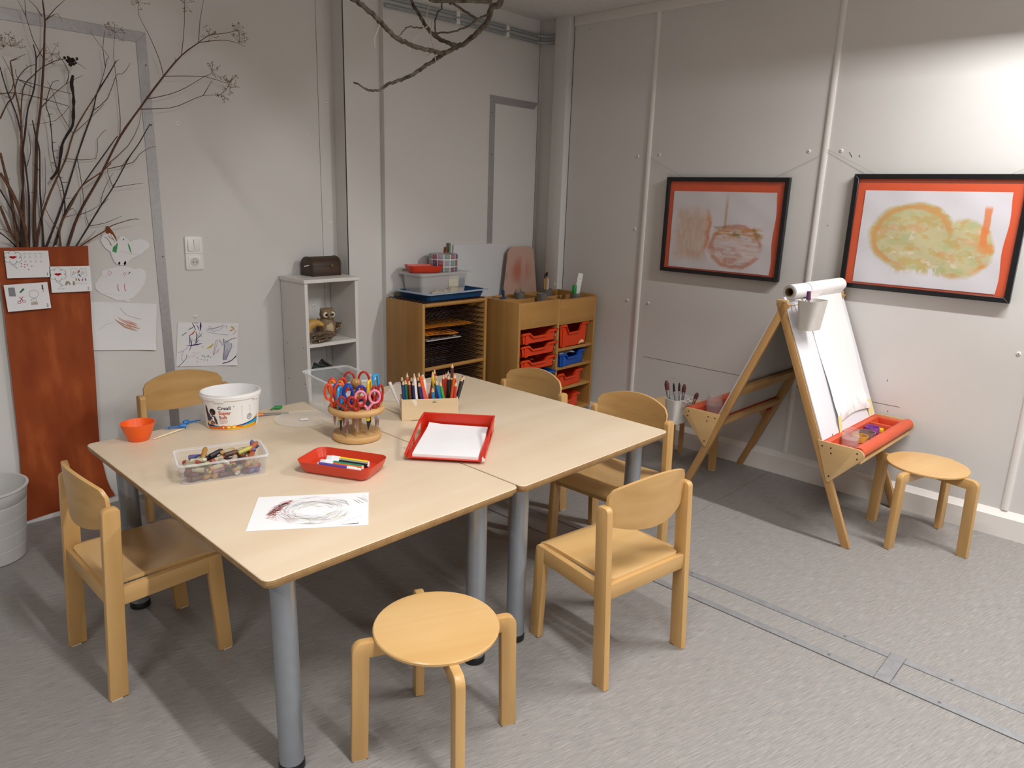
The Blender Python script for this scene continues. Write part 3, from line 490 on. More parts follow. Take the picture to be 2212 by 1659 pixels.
def make_chair(label):
    t = thing('child_chair', (0, 0, 0), label, 'chair', 0, "children's chairs round the tables")
    sm = MB()
    def hw(y, lo, hi, W, r):
        d = max(0, r-(y-lo), r-(hi-y)); return W-r+math.sqrt(max(0, r*r-d*d))
    vv = [0, .02, .05, .1, .2, .35, .5, .65, .78, .87, .93, .965, .985, 1]
    def seat(u, v):
        j = v*13; v = vv[round(j)]
        y = -.148+.326*v; w = hw(y, -.148, .178, .154, .02); x = w*(2*u-1)
        dip = .010*math.exp(-((y+.03)/.09)**2)*(1-(x/.154)**2)
        drop = .020*max(0, (v-.80)/.20)**2
        return (x, y, .3385-dip-drop)
    slab(sm, 14, 13, seat, (0, .0, -.011)); sm.build('seat', BWS, t)
    bk = MB()
    def back(u, v):
        x = .166*(2*u-1); q = (x/.166)**2
        zb = .505-.030*(1-q); zt = .640-.034*q
        e = max(0, abs(x)-.148)/.018; zt -= .016*(1-math.sqrt(max(0, 1-min(e, 1)**2)))
        z = zb+(zt-zb)*v
        return (x, -.152-.040*(1-q)-.03*(z-.5), z)
    slab(bk, 22, 8, back, (0, .0105, 0)); bk.v = [(x, y+.022, z) for x, y, z in bk.v]; bk.build('backrest', BW[0], t)
    for s in (-1, 1):
        x0, x1 = (.1655, .1885) if s > 0 else (-.1885, -.1655)
        pr = [(-.184, 0), (-.135, 0)]+arc(-.120, .552, .015, 0, 90)+arc(-.136, .552, .015, 90, 180)
        lg = MB().prism(pr, x0, x1, 'yz', r=.003).build('leg', BW[2], t); lg['label'] = 'tall rear leg carrying the backrest'
        MB().box((x0+.002, -.180, -.003), (x1-.002, -.152, .0005)).build('foot_pad', FELT, lg)
        x0, x1 = (.1505, .1735) if s > 0 else (-.1735, -.1505)
        pf = [(.137, 0), (.180, 0)]+arc(.152, .316, .013, 0, 90)[:]+[(.122, .329), (.122, .285)]
        lg = MB().prism(pf, x0, x1, 'yz', r=.003).build('leg', BW[2], t)
        MB().box((x0+.002, .150, -.003), (x1-.002, .176, .0005)).build('foot_pad', FELT, lg)
        xa, xb = (.1645, .1505)
        P = [(s*.1655, -.13), (s*.187, -.13), (s*.1735, .122), (s*.1505, .122)]
        MB().prism(P, .278, .329, 'xy', r=.002).build('side_rail', BW[1], t)
    MB().box((-.166, -.160, .282), (.166, -.141, .330), 0, r=.002).build('back_rail', BW[0], t)
    MB().box((-.151, .128, .275), (.151, .145, .318), 0, r=.002).build('front_rail', BW[0], t)
    return t
CH = [(1.753, 1.178, -8.5, 'wooden child chair with its back to the viewer, nearest the floor strips'),
      (.695, 2.155, -90, 'wooden child chair at the left end of the tables, its seat half under the top'),
      (1.215, 2.92, 180, 'wooden child chair behind the white bucket, against the wall'),
      (2.285, 1.567, 91, 'wooden child chair at the far side of the table, beside the easel'),
      (2.290, 2.115, 90, 'wooden child chair at the far side of the table, before the cabinet with trays')]
c0 = None
for x, y, a, lab in CH:
    c = make_chair(lab) if c0 is None else copy_tree(c0)
    if c0 is None: c0 = c
    c.location = (x, y, .003); c.rotation_euler.z = R_(a); c['label'] = lab

# ---------------------------------------------------------------- stools
def make_stool(label):
    t = thing('stool', (0, 0, 0), label, 'stool', 0, 'round wooden stools')
    MB().lathe([(.155, .333), (.160, .336), (.1605, .342), (.158, .345)], 56).build('seat', BWS, t)
    prof = [(.181, .0), (.223, .0)] + arc(.188, .309, .027, 0, 90, 6) + [(.04, .333), (.04, .293), (.172, .293)]
    for k in range(4):
        M = Matrix.Rotation(R_(90*k), 4, 'Z')
        b = MB().prism(prof, -.0125, .0125, 'xz', r=.003, M=M)
        lg = b.build('leg', BW[2], t)
        MB().box((.186, -.010, -.003), (.218, .010, .0005), M=M).build('foot_pad', FELT, lg)
    cr = MB()
    cr.box((-.05, -.0125, .294), (.05, .0125, .3325)); cr.box((-.0125, -.05, .2945), (.0125, .05, .332)); cr.build('cross_brace', BW[0], t)
    return t
s0 = make_stool('round wooden stool standing in front of the table, nearest the viewer')
s0.location = (1.065, 1.225, .003); s0.rotation_euler.z = R_(-26)
for x, y, a, lab in ((3.382, .676, -14, 'round wooden stool beside the red paint tray of the easel, by the baseboard'), (3.385, 1.895, 22, 'round wooden stool mostly hidden behind the easel, below the white brush cup')):
    s = copy_tree(s0); s.location = (x, y, .003); s.rotation_euler.z = R_(a); s['label'] = lab
# ---------------------------------------------------------------- paper tree on the left wall
PAPER = plain('white_paper', 'EAE9EA', .8, spec=.15, noise=.015, nscale=12)
def ink(c, rough=.8): return plain('ink_'+c, c, rough, spec=.1)
def trunk_mat():
    m, nt, b = newmat('brown_painted_paper'); L = nt.links.new
    tc = nt.nodes.new('ShaderNodeTexCoord'); mp = nt.nodes.new('ShaderNodeMapping'); mp.inputs['Scale'].default_value = (14, 14, 4)
    n = nt.nodes.new('ShaderNodeTexNoise'); n.inputs['Scale'].default_value = 1; n.inputs['Detail'].default_value = 5
    L(tc.outputs['Object'], mp.inputs[0]); L(mp.outputs[0], n.inputs['Vector'])
    r = nt.nodes.new('ShaderNodeValToRGB'); e = r.color_ramp.elements; e[0].position = .3; e[1].position = .8
    e[0].color = lin('8A3C1B'); e[1].color = lin('BC6534'); k = e.new(.55); k.color = lin('9A4822')
    L(n.outputs['Fac'], r.inputs[0]); L(r.outputs[0], b.inputs['Base Color']); b.inputs['Roughness'].default_value = .6; b.inputs['Specular IOR Level'].default_value = .25
    return m
LX = [(1.158, .672, .996), (1.04, .676, .990), (.924, .676, .985), (.80, .672, .979), (.643, .669, .974), (.5, .665, .967), (.40, .662, .963), (.307, .659, .961), (.2, .652, .965), (.12, .647, .974), (.075, .645, .984), (.035, .642, 1.0), (.016, .641, 1.012)]
tr = MB()
def tfn(u, v):
    z, a, b_ = LX[round((1-v)*(len(LX)-1))]
    if v == 0: z += .02*u
    return (a+(b_-a)*u, 3.350+.034*(1-v)**.6+.006*math.sin(u*5+v*9)*(1-v)-.008*math.sin(math.pi*u)*v, z)
slab(tr, 8, len(LX)-1, tfn, (0, .0012, 0))
tag(tr.build('paper_tree_trunk', trunk_mat()), 'tall brown painted paper tree trunk stuck to the left wall', 'wall decoration')

BARK = {'r': plain('reddish_bark', '5A3A2C', .75, noise=.3, nscale=90), 'd': plain('dark_bark', '3B2A2C', .75, noise=.3, nscale=90), 'b': plain('brown_bark', '6B4A34', .75, noise=.35, nscale=70), 'k': plain('black_bark', '2C221E', .85, noise=.3, nscale=120, bump=.6)}
SEED = plain('dry_seed_head', '7A5A44', .8)
bl = {0: ('r', 'long reddish dried flower stem leaning far right across the metal frame'),
      1: ('d', 'thin dark side-branched stem, lowest but one on the right of the bundle'),
      2: ('b', 'thin brown twig lowest on the right, passing behind the paper rabbit ear'),
      4: ('b', 'brown forked stem standing just left of the white paper clip'),
      5: ('k', 'short knobbly black stick standing upright among the stems'),
      6: ('r', 'tallest thick stem rising straight out of the middle of the paper trunk'),
      9: ('d', 'thin crooked stem with short thorns in the middle of the bundle'),
      10: ('b', 'brown stem with a square bent side twig in the middle of the bundle'),
      7: ('d', 'bare dark stem in the bundle behind the paper trunk'),
      3: ('d', 'dark stem slanting up to the right in the bundle behind the paper trunk'),
      8: ('b', 'thick brown stem at the left edge of the bundle'),
      11: ('r', 'fine loose twig among the upper stems on the left')}
def wob(pts, a):
    return [(x+rng.uniform(-a, a), y, z+rng.uniform(-a, a)) if 0 < i < len(pts)-1 else (x, y, z) for i, (x, y, z) in enumerate(pts)]
def resample(pts, k=3):
    P = [Vector(p) for p in pts]; out = []
    for i in range(len(P)-1):
        p0, p1, p2, p3 = P[max(i-1, 0)], P[i], P[i+1], P[min(i+2, len(P)-1)]
        for j in range(k):
            t = j/k
            out.append(tuple(.5*((2*p1)+(p2-p0)*t+(2*p0-5*p1+4*p2-p3)*t*t+(3*p1-p0-3*p2+p3)*t*t*t)))
    out.append(tuple(P[-1])); return out
for nm, mp_, ra, rb, tw, um in BR:
    key, lab = bl[nm]; base = Vector(mp_[0])
    loc = lambda pts: [(p[0]-base.x, p[1]-base.y, p[2]-base.z) for p in pts]
    mb = MB(); m3 = loc(mp_)
    if nm not in (5, 11):
        d = (Vector(m3[0])-Vector(m3[1])).normalized(); m3 = [tuple(Vector(m3[0])+d*.07)]+m3
    m3 = resample(m3, 3); k = len(m3)
    rad = [(ra+(rb-ra)*i/(k-1))*.00115*(1+rng.uniform(-.10, .16)*(2.2 if nm == 5 else 1)) for i in range(k)]
    mb.tube(m3, rad, 7)
    for t_ in tw:
        q = resample(loc(t_), 2); kk = len(q); r0 = min(rb, 1.7)
        mb.tube(q, [max(.0007, (r0-(r0-.7)*i/(kk-1))*.001) for i in range(kk)], 5)
    for q in m3[::4]:
        if rng.random() < .5:
            a = rng.uniform(0, 6.28); e = Vector(q)+Vector((math.cos(a), -.3, math.sin(a)))*rng.uniform(.006, .016); mb.tube([q, tuple(e)], [.0012, .0007], 4)
    t = thing('dried_branch', base, lab, 'branch', group='dried stems behind the paper trunk')
    mb.build('stem', BARK[key], t)
    for ui, p in enumerate(loc(um)):
        sm_ = MB()
        if 1:
            p = Vector(p)
            for i in range(9):
                a = rng.uniform(0, 6.28); l = rng.uniform(.018, .042); d = Vector((math.cos(a), rng.uniform(-.5, .1), math.sin(a)*.8+.35)).normalized()
                e = p+d*l; sm_.tube([tuple(p), tuple(e)], [.0007, .0005], 4)
                for q in range(3):
                    f = e+Vector((rng.uniform(-1, 1), rng.uniform(-.5, .5), rng.uniform(-.4, 1)))*.010
                    sm_.tube([tuple(e), tuple(f)], .0005, 4); sm_.ball(f, .0017, 0, 5)
        if nm == 6 and ui == 0:
            pc = Vector(loc([(.9965, 3.30, 1.863)])[0])
            for i in range(26):
                d = Vector((rng.uniform(-1, 1), rng.uniform(-.6, .6), rng.uniform(-.7, .5)))*.022; sm_.ball(pc+d, rng.uniform(.003, .0065), 1, 6)
        sm_.build('seed_head', [SEED, BARK['k']], t)
# picture cards on the trunk
def on_wall(y, lift=.0006): return lambda u, v: (u, y-lift, v)
def circ(cx, cz, r, n=14, e=1., a0=0, a1=360): return [(cx+r*math.cos(R_(a0+(a1-a0)*i/n)), cz+e*r*math.sin(R_(a0+(a1-a0)*i/n))) for i in range(n+1)]
CI = ['F2F2F4', '55565C', 'B3202C', '8C8F94', '3E7A46', '2F62A8', 'C94A4A', 'A39B8C', '8A5A34', '8FA7C8', '7E8B2A']
def card(name, x0, z0, tilt, lab, draw):
    mb = MB(); mb.box((0, -.0008, 0), (.148, 0, .105))
    draw(mb, on_wall(-.0008)); o = mb.build(name, [ink(c) for c in CI], loc=(x0, 3.3395, z0), rot=(0, R_(tilt), 0)); o['kind'] = 'thing'
    tag(o, lab, 'card', 'cards on the paper tree trunk')
def cloud(mb, fm, cx, cz, s):
    pts = []
    for k in range(6):
        a = 90+k*60; px, pz = cx+.020*s*math.cos(R_(a)), cz+.015*s*math.sin(R_(a)); pts += circ(px, pz, .0125*s, 6, 1, a-95, a+95)
    mb.ribbon(pts+[pts[0]], .0011, 1, fm)
    mb.ribbon([(cx+.002*s, cz-.026*s), (cx+.012*s, cz-.046*s), (cx-.010*s, cz-.026*s)], .0011, 1, fm)
    lp = [(cx-.015*s, cz+.001), (cx-.006*s, cz+.006*s), (cx, cz+.004*s), (cx+.006*s, cz+.006*s), (cx+.016*s, cz+.001), (cx, cz-.006*s)]
    mb.poly(lp, 2, fm)
def dcard1(mb, fm):
    cloud(mb, fm, .026, .080, .95)
    for x, z in ((.052, .055), (.062, .052), (.071, .050), (.051, .045), (.062, .042), (.086, .045), (.074, .032)): mb.poly(circ(x, z, .0026, 8, .7)[:-1], 2, fm)
    for i in range(4):
        x = .066+.018*i; mb.ribbon(circ(x, .063, .0028, 8), .0009, 3, fm); mb.ribbon([(x-.003, .075), (x+.001, .088), (x+.003, .078)], .0009, 7, fm); mb.ribbon([(x-.006, .093), (x+.006, .094)], .0014, 7, fm)
    put_text(mb, '1', .018, fm, (.132, .006), 1)
def dcard2(mb, fm):
    cloud(mb, fm, .028, .073, .98)
    for x in (.077, .110):
        p = rrect(.024, .034, .004, 3, x+.010, .077); mb.ribbon(p+[p[0]], .0008, 3, fm); mb.ribbon([(x+.004, .068), (x+.008, .085), (x+.011, .07), (x+.015, .082)], .003, 7, fm)
    for x, z, c, a in ((.104, .082, 2, .9), (.106, .067, 5, -.9), (.092, .050, 10, .1), (.102, .049, 8, -.3), (.115, .048, 6, .5), (.127, .049, 5, -.2)):
        mb.ribbon([(x-.004*math.sin(a), z-.005), (x+.004*math.sin(a), z+.005)], .004, c, fm)
    mb.poly([(.050, .028), (.052, .040), (.058, .046), (.066, .044), (.071, .032), (.066, .028), (.062, .038), (.057, .028)], 7, fm); mb.poly([(.078, .028), (.079, .044), (.086, .044), (.087, .028)], 7, fm)
    mb.ribbon([(.029, .022), (.040, .027), (.047, .028)], .0012, 3, fm); mb.ribbon([(.088, .035), (.108, .036)], .0012, 3, fm)
    for x0 in (.022, .108):
        z0 = .012 if x0 < .05 else .030; mb.ribbon([(x0+i*.0035, z0+(.006 if i % 2 else 0)) for i in range(8)], .0012, 9, fm)
    put_text(mb, '2', .016, fm, (.130, .007), 1)
def dcard3(mb, fm):
    mb.poly([(.012, .060), (.034, .058), (.034, .093), (.012, .094)], 3, fm); mb.poly([(.047, .073), (.062, .088), (.067, .083), (.052, .070)], 4, fm)
    mb.ribbon(circ(.042, .034, .006, 8, .8), .0018, 2, fm); mb.ribbon(circ(.058, .036, .006, 8, .8), .0018, 2, fm); mb.ribbon([(.045, .038), (.057, .055)], .0022, 2, fm); mb.ribbon([(.055, .040), (.045, .055)], .0022, 2, fm)
    mb.ribbon(circ(.095, .062, .0165, 16, .95), .0009, 1, fm); mb.ribbon(circ(.093, .037, .0095, 12, .8), .0010, 1, fm)
    for x in (.090, .096): mb.poly(circ(x, .040, .0011, 6)[:-1], 1, fm)
    mb.ribbon([(.090, .034), (.096, .034)], .0009, 1, fm)
    for i in range(5): mb.ribbon([(.084+i*.0045, .029), (.083+i*.0045, .019)], .0022, 8, fm)
    mb.poly([(.126, .078), (.131, .078), (.131, .096), (.126, .096)], 1, fm); mb.ribbon([(.129, .068), (.129, .078)], .0015, 1, fm); mb.ribbon([(.124, .080), (.133, .079)], .0015, 1, fm)
    put_text(mb, '3', .020, fm, (.131, .006), 1)
card('instruction_card', .697, 1.041, 1.0, 'small white card with red lips and red dots, numbered 1', dcard1)
card('instruction_card', .841, .975, 1.2, 'small white card with a speech bubble and coloured dashes, numbered 2', dcard2)
card('instruction_card', .684, .911, -1.2, 'small white card with red scissors and a green bar, numbered 3', dcard3)
pin = MB(); pin.box((0, 0, 0), (.028, .003, .006), M=TRS((.876, 3.362, 1.158), ry=R_(42)))
tag(pin.build('paper_clip', plain('white_plastic', 'F0EEEA', .4)), 'short white plastic clip sticking out of the top of the paper trunk', 'clip')
# cut-out animal
def cutout(name, key, y, lab, deco):
    P = ANI[key]; cx = sum(p[0] for p in P)/len(P); cz = sum(p[1] for p in P)/len(P)
    mb = MB(); loc = [(x-cx, z-cz) for x, z in P]
    mb.prism(loc, -.0012, 0, 'xz')
    fm = lambda u, v: (u-cx, -.0018, v-cz)
    deco(mb, fm)
    o = mb.build(name, [PAPER, ink('8A4A2C'), ink('4F9A62'), ink('17161A'), ink('D98BB4'), ink('B9889A'), ink('C9C8CC')], loc=(cx, y, cz))
    tag(o, lab, 'paper cut-out', 'cut-out paper animal pieces')
def dh(mb, fm):
    mb.poly(ANI['brown'], 1, fm)
    for k in ('green1', 'green2', 'green3'): mb.poly(ANI[k], 2, fm)
    for k in ('eye1', 'eye2'): mb.poly(ANI[k], 3, fm)
    for s_ in ANI['rd']: mb.ribbon(s_, .0022, 1, fm, True)
    mb.ribbon(ANI['bl'][0], .0009, 6, fm)
def db(mb, fm):
    for i, s_ in enumerate(ANI['pk']): mb.ribbon(s_, .004 if i > 1 else .0022, 4, fm)
    mb.poly(ANI['bk'], 3, fm)
    for s_ in ANI['bl'][1:]: mb.ribbon(s_, .0010, 6, fm)
cutout('paper_rabbit_cutout', 'head', 3.388, 'white cut-out paper animal head with a brown ear and black eyes', dh)
cutout('round_paper_cutout', 'body', 3.3905, 'round white cut-out paper body with pink marks, below the animal head', db)
# two drawings taped to the wall
def sheet(name, ctr, ang, mats, deco, lab, yw):
    mb = MB(); c, s_ = math.cos(R_(ang)), math.sin(R_(ang))
    def fn(u, v):
        x, z = (u-.5)*.295, (v-.5)*.21
        lift = .010*max(0, (1-v)-.72)**2/.08*(u**3)+.002*math.sin(u*7)*(1-v)
        return (x*c-z*s_, -.0015-lift, x*s_+z*c)
    slab(mb, 14, 10, fn, (0, .0006, 0))
    deco(mb, lambda u, v: (u-ctr[0], -.0032-.010*max(0, (.5-(v-ctr[1]-(u-ctr[0])*math.tan(R_(ang)))/.21)-.72)**2/.08*max(0, ((u-ctr[0])/.295+.5))**3, v-ctr[1]))
    tag(mb.build(name, mats, loc=(ctr[0], yw, ctr[1])), lab, 'drawing', 'drawings taped to the left wall')
sheet('child_drawing', (1.1015, .8035), -6.7, [PAPER, ink('D98A62'), ink('A8948E')], lambda mb, fm: ([mb.ribbon(p, .0022, 1, fm, True) for p in ORA[0]], [mb.ribbon(p, .0009, 2, fm) for p in ORA[1]]), 'white sheet with one small orange scribble, overlapping the paper trunk', 3.3865)
sheet('child_drawing', (1.483, .6745), -6.6, [PAPER]+[ink(c) for c in ('2E2468', 'C9553F', '8580A6', 'D2B23A', 'D9939A', '34323C')], lambda mb, fm: [mb.ribbon(p, w_, c+1, fm, bool(t)) for c, w_, t, p in SCR], 'white sheet full of purple and blue scribbles below the light switch', 3.3935)
# switch with socket
SW = plain('switch_plastic', 'F1EEEA', .35)
t = thing('switch_and_socket', (1.447, 3.395, 1.035), 'white double plate with rocker switch above a wall socket', 'switch')
fr = MB(); fr.prism(rrect(.081, .152, .006, 4, 0, .076), -.010, 0, 'xz', r=.002); fr.box((-.0405, -.0105, .0745), (.0405, -.0095, .0775), 1); fr.build('frame', [SW, plain('plate_line', 'C9C5C0', .5)], t, rot=(0, R_(1), 0))
for s_ in (-1, 1): MB().box((-.0135, -.006, -.0265), (.0135, 0, .0265), r=.0015, M=TRS((s_*.014, -.010, .113), rx=R_(4*s_))).build('rocker', SW, t)
so = MB(); so.prism(rrect(.055, .055, .004, 3, 0, .036), -.012, -.009, 'xz', r=.001)
M0 = TRS((0, -.0125, .036), rx=R_(90)); so.lathe([(.0195, 0), (.021, .001), (.021, -.001)], 24, 0, M=M0); so.lathe([(.0185, .0008), (.0001, .0008)], 24, 1, M=M0, close=False)
for s_ in (-1, 1): so.tube([(s_*.0085, -.0137, .036), (s_*.0085, -.0142, .036)], .0026, 8, 2)
so.build('socket', [SW, plain('socket_recess', 'CFCBC6', .5), GAP], t)

# ---------------------------------------------------------------- white shelf unit and what stands on it
WHI = plain('white_melamine', 'E3DFDA', .4, spec=.4)
t = thing('shelf_unit', (1.878, 3.16, 0), 'narrow white shelf unit with a small wooden chest on top', 'shelf')
W_, D_, H_ = .312, .228, .984
MB().box((-.007, -.008, H_-.018), (W_+.007, D_, H_), r=.001, seg=1).build('top', WHI, t)
for x in (0, W_-.018):
    p = MB().box((x, 0, 0), (x+.018, D_, H_-.018), r=.0008, seg=1)
    for z in (.45, .64):
        for y in (.03, .19): p.tube([((x-.0006) if x == 0 else x+.018, y, z), ((x+.0004) if x == 0 else x+.0186, y, z)], .003, 8, 1)
    p.build('side_panel', [WHI, GAP], t)
for z in (.640, .335, .06): MB().box((.018, .002, z), (W_-.018, D_, z+.018), r=.0008, seg=1).build('shelf_board', WHI, t)
MB().box((.018, .03, 0), (W_-.018, .048, .06)).build('plinth', WHI, t)
CHW = wood('dark_chest_wood', '4E3A2C', '35261D', axis=0, rough=.5, scale=1.2); BRS = plain('dull_brass', '6E5B3C', .45, metal=.7)
t = thing('treasure_chest', (2.075, 3.318, .984), 'small dark wooden treasure chest with rounded lid on the white shelf', 'chest', R_(2))
MB().box((-.088, -.052, 0), (.088, .052, .052), r=.002).build('box', CHW, t)
MB().prism([(-.054, .0525)]+[(.054*math.cos(R_(180-a)), .0525+.045*math.sin(R_(a))) for a in range(0, 181, 15)][1:-1]+[(.054, .0525)], -.090, .090, 'yz', r=.002).build('lid', CHW, t)
lt = MB(); lt.prism(circ(.03, .050, .010, 14)[:-1], -.058, -.0535, 'xz', r=.001); lt.build('latch', BRS, t)
bd = MB()
for x in (-.086, .080): bd.prism([(-.0555, .0525)]+[(.0555*math.cos(R_(180-a)), .0525+.0465*math.sin(R_(a))) for a in range(0, 181, 15)][1:-1]+[(.0555, .0525)], x, x+.006, 'yz'); bd.box((x, -.0535, 0), (x+.006, .0535, .052))
bd.build('strap', CHW, t)
st = MB().tube([(-.116, -.02, .052), (-.086, -.025, .056)], .0025, 6); st.build('peg', plain('pale_peg', 'E5DED2', .6), t)
# owl
t = thing('owl_figurine', (2.062, 3.27, .658), 'small brown owl figurine with big dark eyes on the white shelf', 'figurine', R_(-12))
OW = plain('owl_fur', '8A735A', .9, noise=.35, nscale=60, bump=.8); OWL = plain('owl_pale', 'BFA98A', .9, noise=.2, nscale=60, bump=.5)
o = MB(); o.ball((0, 0, .062), (.040, .038, .062), 0, 18); o.ball((.006, -.016, .050), (.030, .028, .045), 1, 14); o.build('body', [OW, OWL], t)
o = MB(); o.ball((.006, -.006, .128), (.041, .036, .034), 0, 18)
for s_ in (-1, 1): o.ball((.006+s_*.026, .0, .150), (.012, .010, .012), 0, 8)
hd = o.build('head', OW, t)
for s_ in (-1, 1):
    MB().ball((.006+s_*.017, -.033, .128), (.016, .008, .016), 0, 12).build('eye_ring', plain('owl_face', 'E2D6C2', .9), hd)
    MB().ball((.006+s_*.016, -.0405, .129), (.0075, .004, .0075), 0, 10).build('eye', plain('glossy_black', '120F0E', .15), hd)
MB().prism([(-.005, .008), (.005, .008), (0, -.008)], -.046, -.036, 'xz', M=TRS((.006, 0, .113))).build('beak', plain('owl_beak', '8F7A4E', .5), hd)
for s_ in (-1, 1): MB().ball((s_*.038, .008, .062), (.012, .030, .045), 0, 12).build('wing', OW, t)
GO = plain('yellow_gourd', 'C79B4C', .45, noise=.2, nscale=25)
gp = resample([(1.912, 3.235, .70), (1.935, 3.23, .735), (1.975, 3.215, .752), (2.012, 3.200, .738)], 5)
tag(MB().tube([(x-1.93, y-3.23, z-.70) for x, y, z in gp], [.034*(1-.9*(i/(len(gp)-1))**1.6)+.003 for i in range(len(gp))], 14).build('gourd', GO, loc=(1.93, 3.245, .70)), 'curved yellow dried gourd in front of the owl', 'gourd')
TWG = plain('cut_twig', '6E5A49', .8, noise=.3, nscale=80); TWE = plain('twig_end', 'B89A72', .8)
def twigs(name, c, n_, l0, l1, ang, spread, h, lab, zmax):
    mb = MB()
    for i in range(n_):
        a = R_(ang+rng.uniform(-spread, spread)); l = rng.uniform(l0, l1); x, y, z = rng.uniform(-.025, .025), rng.uniform(-.025, .02), .005+h*i/n_
        d = Vector((math.cos(a), math.sin(a), rng.uniform(-.06, .06)))*l/2; r = rng.uniform(.003, .006)
        d.z = max(min(d.z, z-r), -(z-r)) if z > r else 0
        p = Vector((x, y, z)); mb.tube([tuple(p-d), tuple(p+d)], r, 7); mb.tube([tuple(p+d), tuple(p+d*1.004)], r*.9, 7, 1); mb.tube([tuple(p-d), tuple(p-d*1.004)], r*.9, 7, 1)
    tag(mb.build(name, [TWG, TWE], loc=c), lab, 'twig bundle', 'twig bundles on the white shelf')
twigs('twig_bundle', (1.985, 3.195, .658), 24, .09, .14, 15, 22, .048, 'heap of cut twigs lying in front of the owl', .7)
twigs('twig_bundle', (2.115, 3.30, .700), 16, .05, .07, -60, 30, .030, 'small bunch of short twigs to the right of the owl', .75)
blk = MB().box((-.02, -.02, 0), (.02, .02, .04), r=.003); tag(blk.build('wood_block', TWG, loc=(2.115, 3.305, .658)), 'rough wood block under the short twigs beside the owl', 'wood block')
for dx, tilt, col, lab in ((0, 30, '1F1A16', 'dark framed picture leaning on the lower white shelf'), (-.03, 52, '23302A', 'small dark green frame lying against the leaning picture')):
    t = thing('picture_frame', (1.915+dx*.6, 3.25+dx*1.5, .354), lab, 'picture frame', group='frames on the lower white shelf')
    Mt = TRS((0, 0, 0), ry=R_(0), rx=0) @ Matrix.Rotation(R_(-tilt), 4, 'Y')
    f = MB(); w_, h_ = (.20, .15) if dx == 0 else (.10, .12)
    for a, b_ in (((0, 0, 0), (w_, .012, .014)), ((0, 0, h_-.014), (w_, .012, h_)), ((0, 0, 0), (.014, .012, h_)), ((w_-.014, 0, 0), (w_, .012, h_))): f.box(a, b_, 0, r=.002)
    M2 = TRS((.0, 0, .0)) @ TRS((.02, .03, .08), ry=R_(38 if dx == 0 else 20), rz=R_(-14))
    f.v = [tuple(M2 @ Vector(p)) for p in f.v]; f.build('frame', plain('frame_'+col, col, .4), t)
    MB().box((.014, .004, .014), (w_-.014, .006, h_-.014), M=M2).build('picture', plain('pic_'+col, '3B443A' if dx else '2A2320', .5, noise=.5, nscale=30), t)
# ---------------------------------------------------------------- drying rack
CW = {a: wood('rack_ply_'+'xyz'[a], 'B98A4E', 'A4763C', axis=a, rough=.45, scale=.6) for a in range(3)}
WIRE = plain('dark_brown_wire', '33201F', .5, metal=.2)
t = thing('drying_rack', (2.440, 2.935, 0), 'wooden drying rack with rows of dark wire shelves, below the blue tray', 'drying rack')
RW, RD, RH = .483, .318, .846
for x in (0, RW-.018): MB().box((x, 0, 0), (x+.018, RD, RH), r=.0015).build('side_panel', CW[2], t)
for y, z in ((.008, RH-.012), (.008, .482), (.008, .10), (RD-.012, .482)): MB().tube([(.018, y, z), (RW-.018, y, z)], .0115, 14).build('dowel', CW[0], t)
ws = MB(); zr = .0016
for i in range(10): y = .012+i*.0325; ws.tube([(.006, y, 0), (RW-.006, y, 0)], zr, 5, cap=False)
for i in range(12): x = .022+i*(RW-.044)/11; ws.tube([(x, .004, .0024), (x, RD-.006, .0024)], zr, 5, cap=False)
wm = ws.mesh('wire_shelf', WIRE)
for k in range(26):
    z = .812-.0277*k if k else RH+.002
    if k: pass
    o = bpy.data.objects.new('wire_shelf', wm); COL.objects.link(o); o.parent = t; o.location = (0, 0, z)
ORP = plain('orange_paper', 'D98427', .75, spec=.15)
def rack_sheet(x0, x1, y0, y1, z, curl, m, lab, tip):
    mb = MB()
    def fn(u, v):
        x = x0+(x1-x0)*u; y = y0+(y1-y0)*v
        return (x-x0, y-y0, .0-curl*(1-v)**3*(.5+.5*u)+.002*math.sin(u*6))
    slab(mb, 10, 6, fn, (tip, 0, -.0006)); tag(mb.build('paper_sheet', m, loc=(x0, y0, z)), lab, 'paper', 'sheets lying in the drying rack')
rack_sheet(2.462, 2.845, 2.955, 3.20, .7075, .003, ORP, 'upper orange paper sheet lying in the drying rack', 0)
rack_sheet(2.462, 2.70, 2.93, 3.18, .6795, .014, ORP, 'lower orange paper sheet hanging out of the drying rack', 0)
PHO = paint_mat('brown_painting', lambda u, v, n: ('D9D4D2', [((u*1.).step(.12, .2)*(u*1.).step(.93, .85)*(v*1.).step(.1, .18)*(n(5)).step(.35, .55), '6F4A3E')]))
mb = MB().grid(8, 6, lambda u, v: (.25*u, .24*v, -.012*(1-v)**3)); tag(mb.build('paper_sheet', PHO, loc=(2.475, 2.935, .6508)), 'white sheet with brown paint lying below the orange sheets in the rack', 'paper', 'sheets lying in the drying rack')
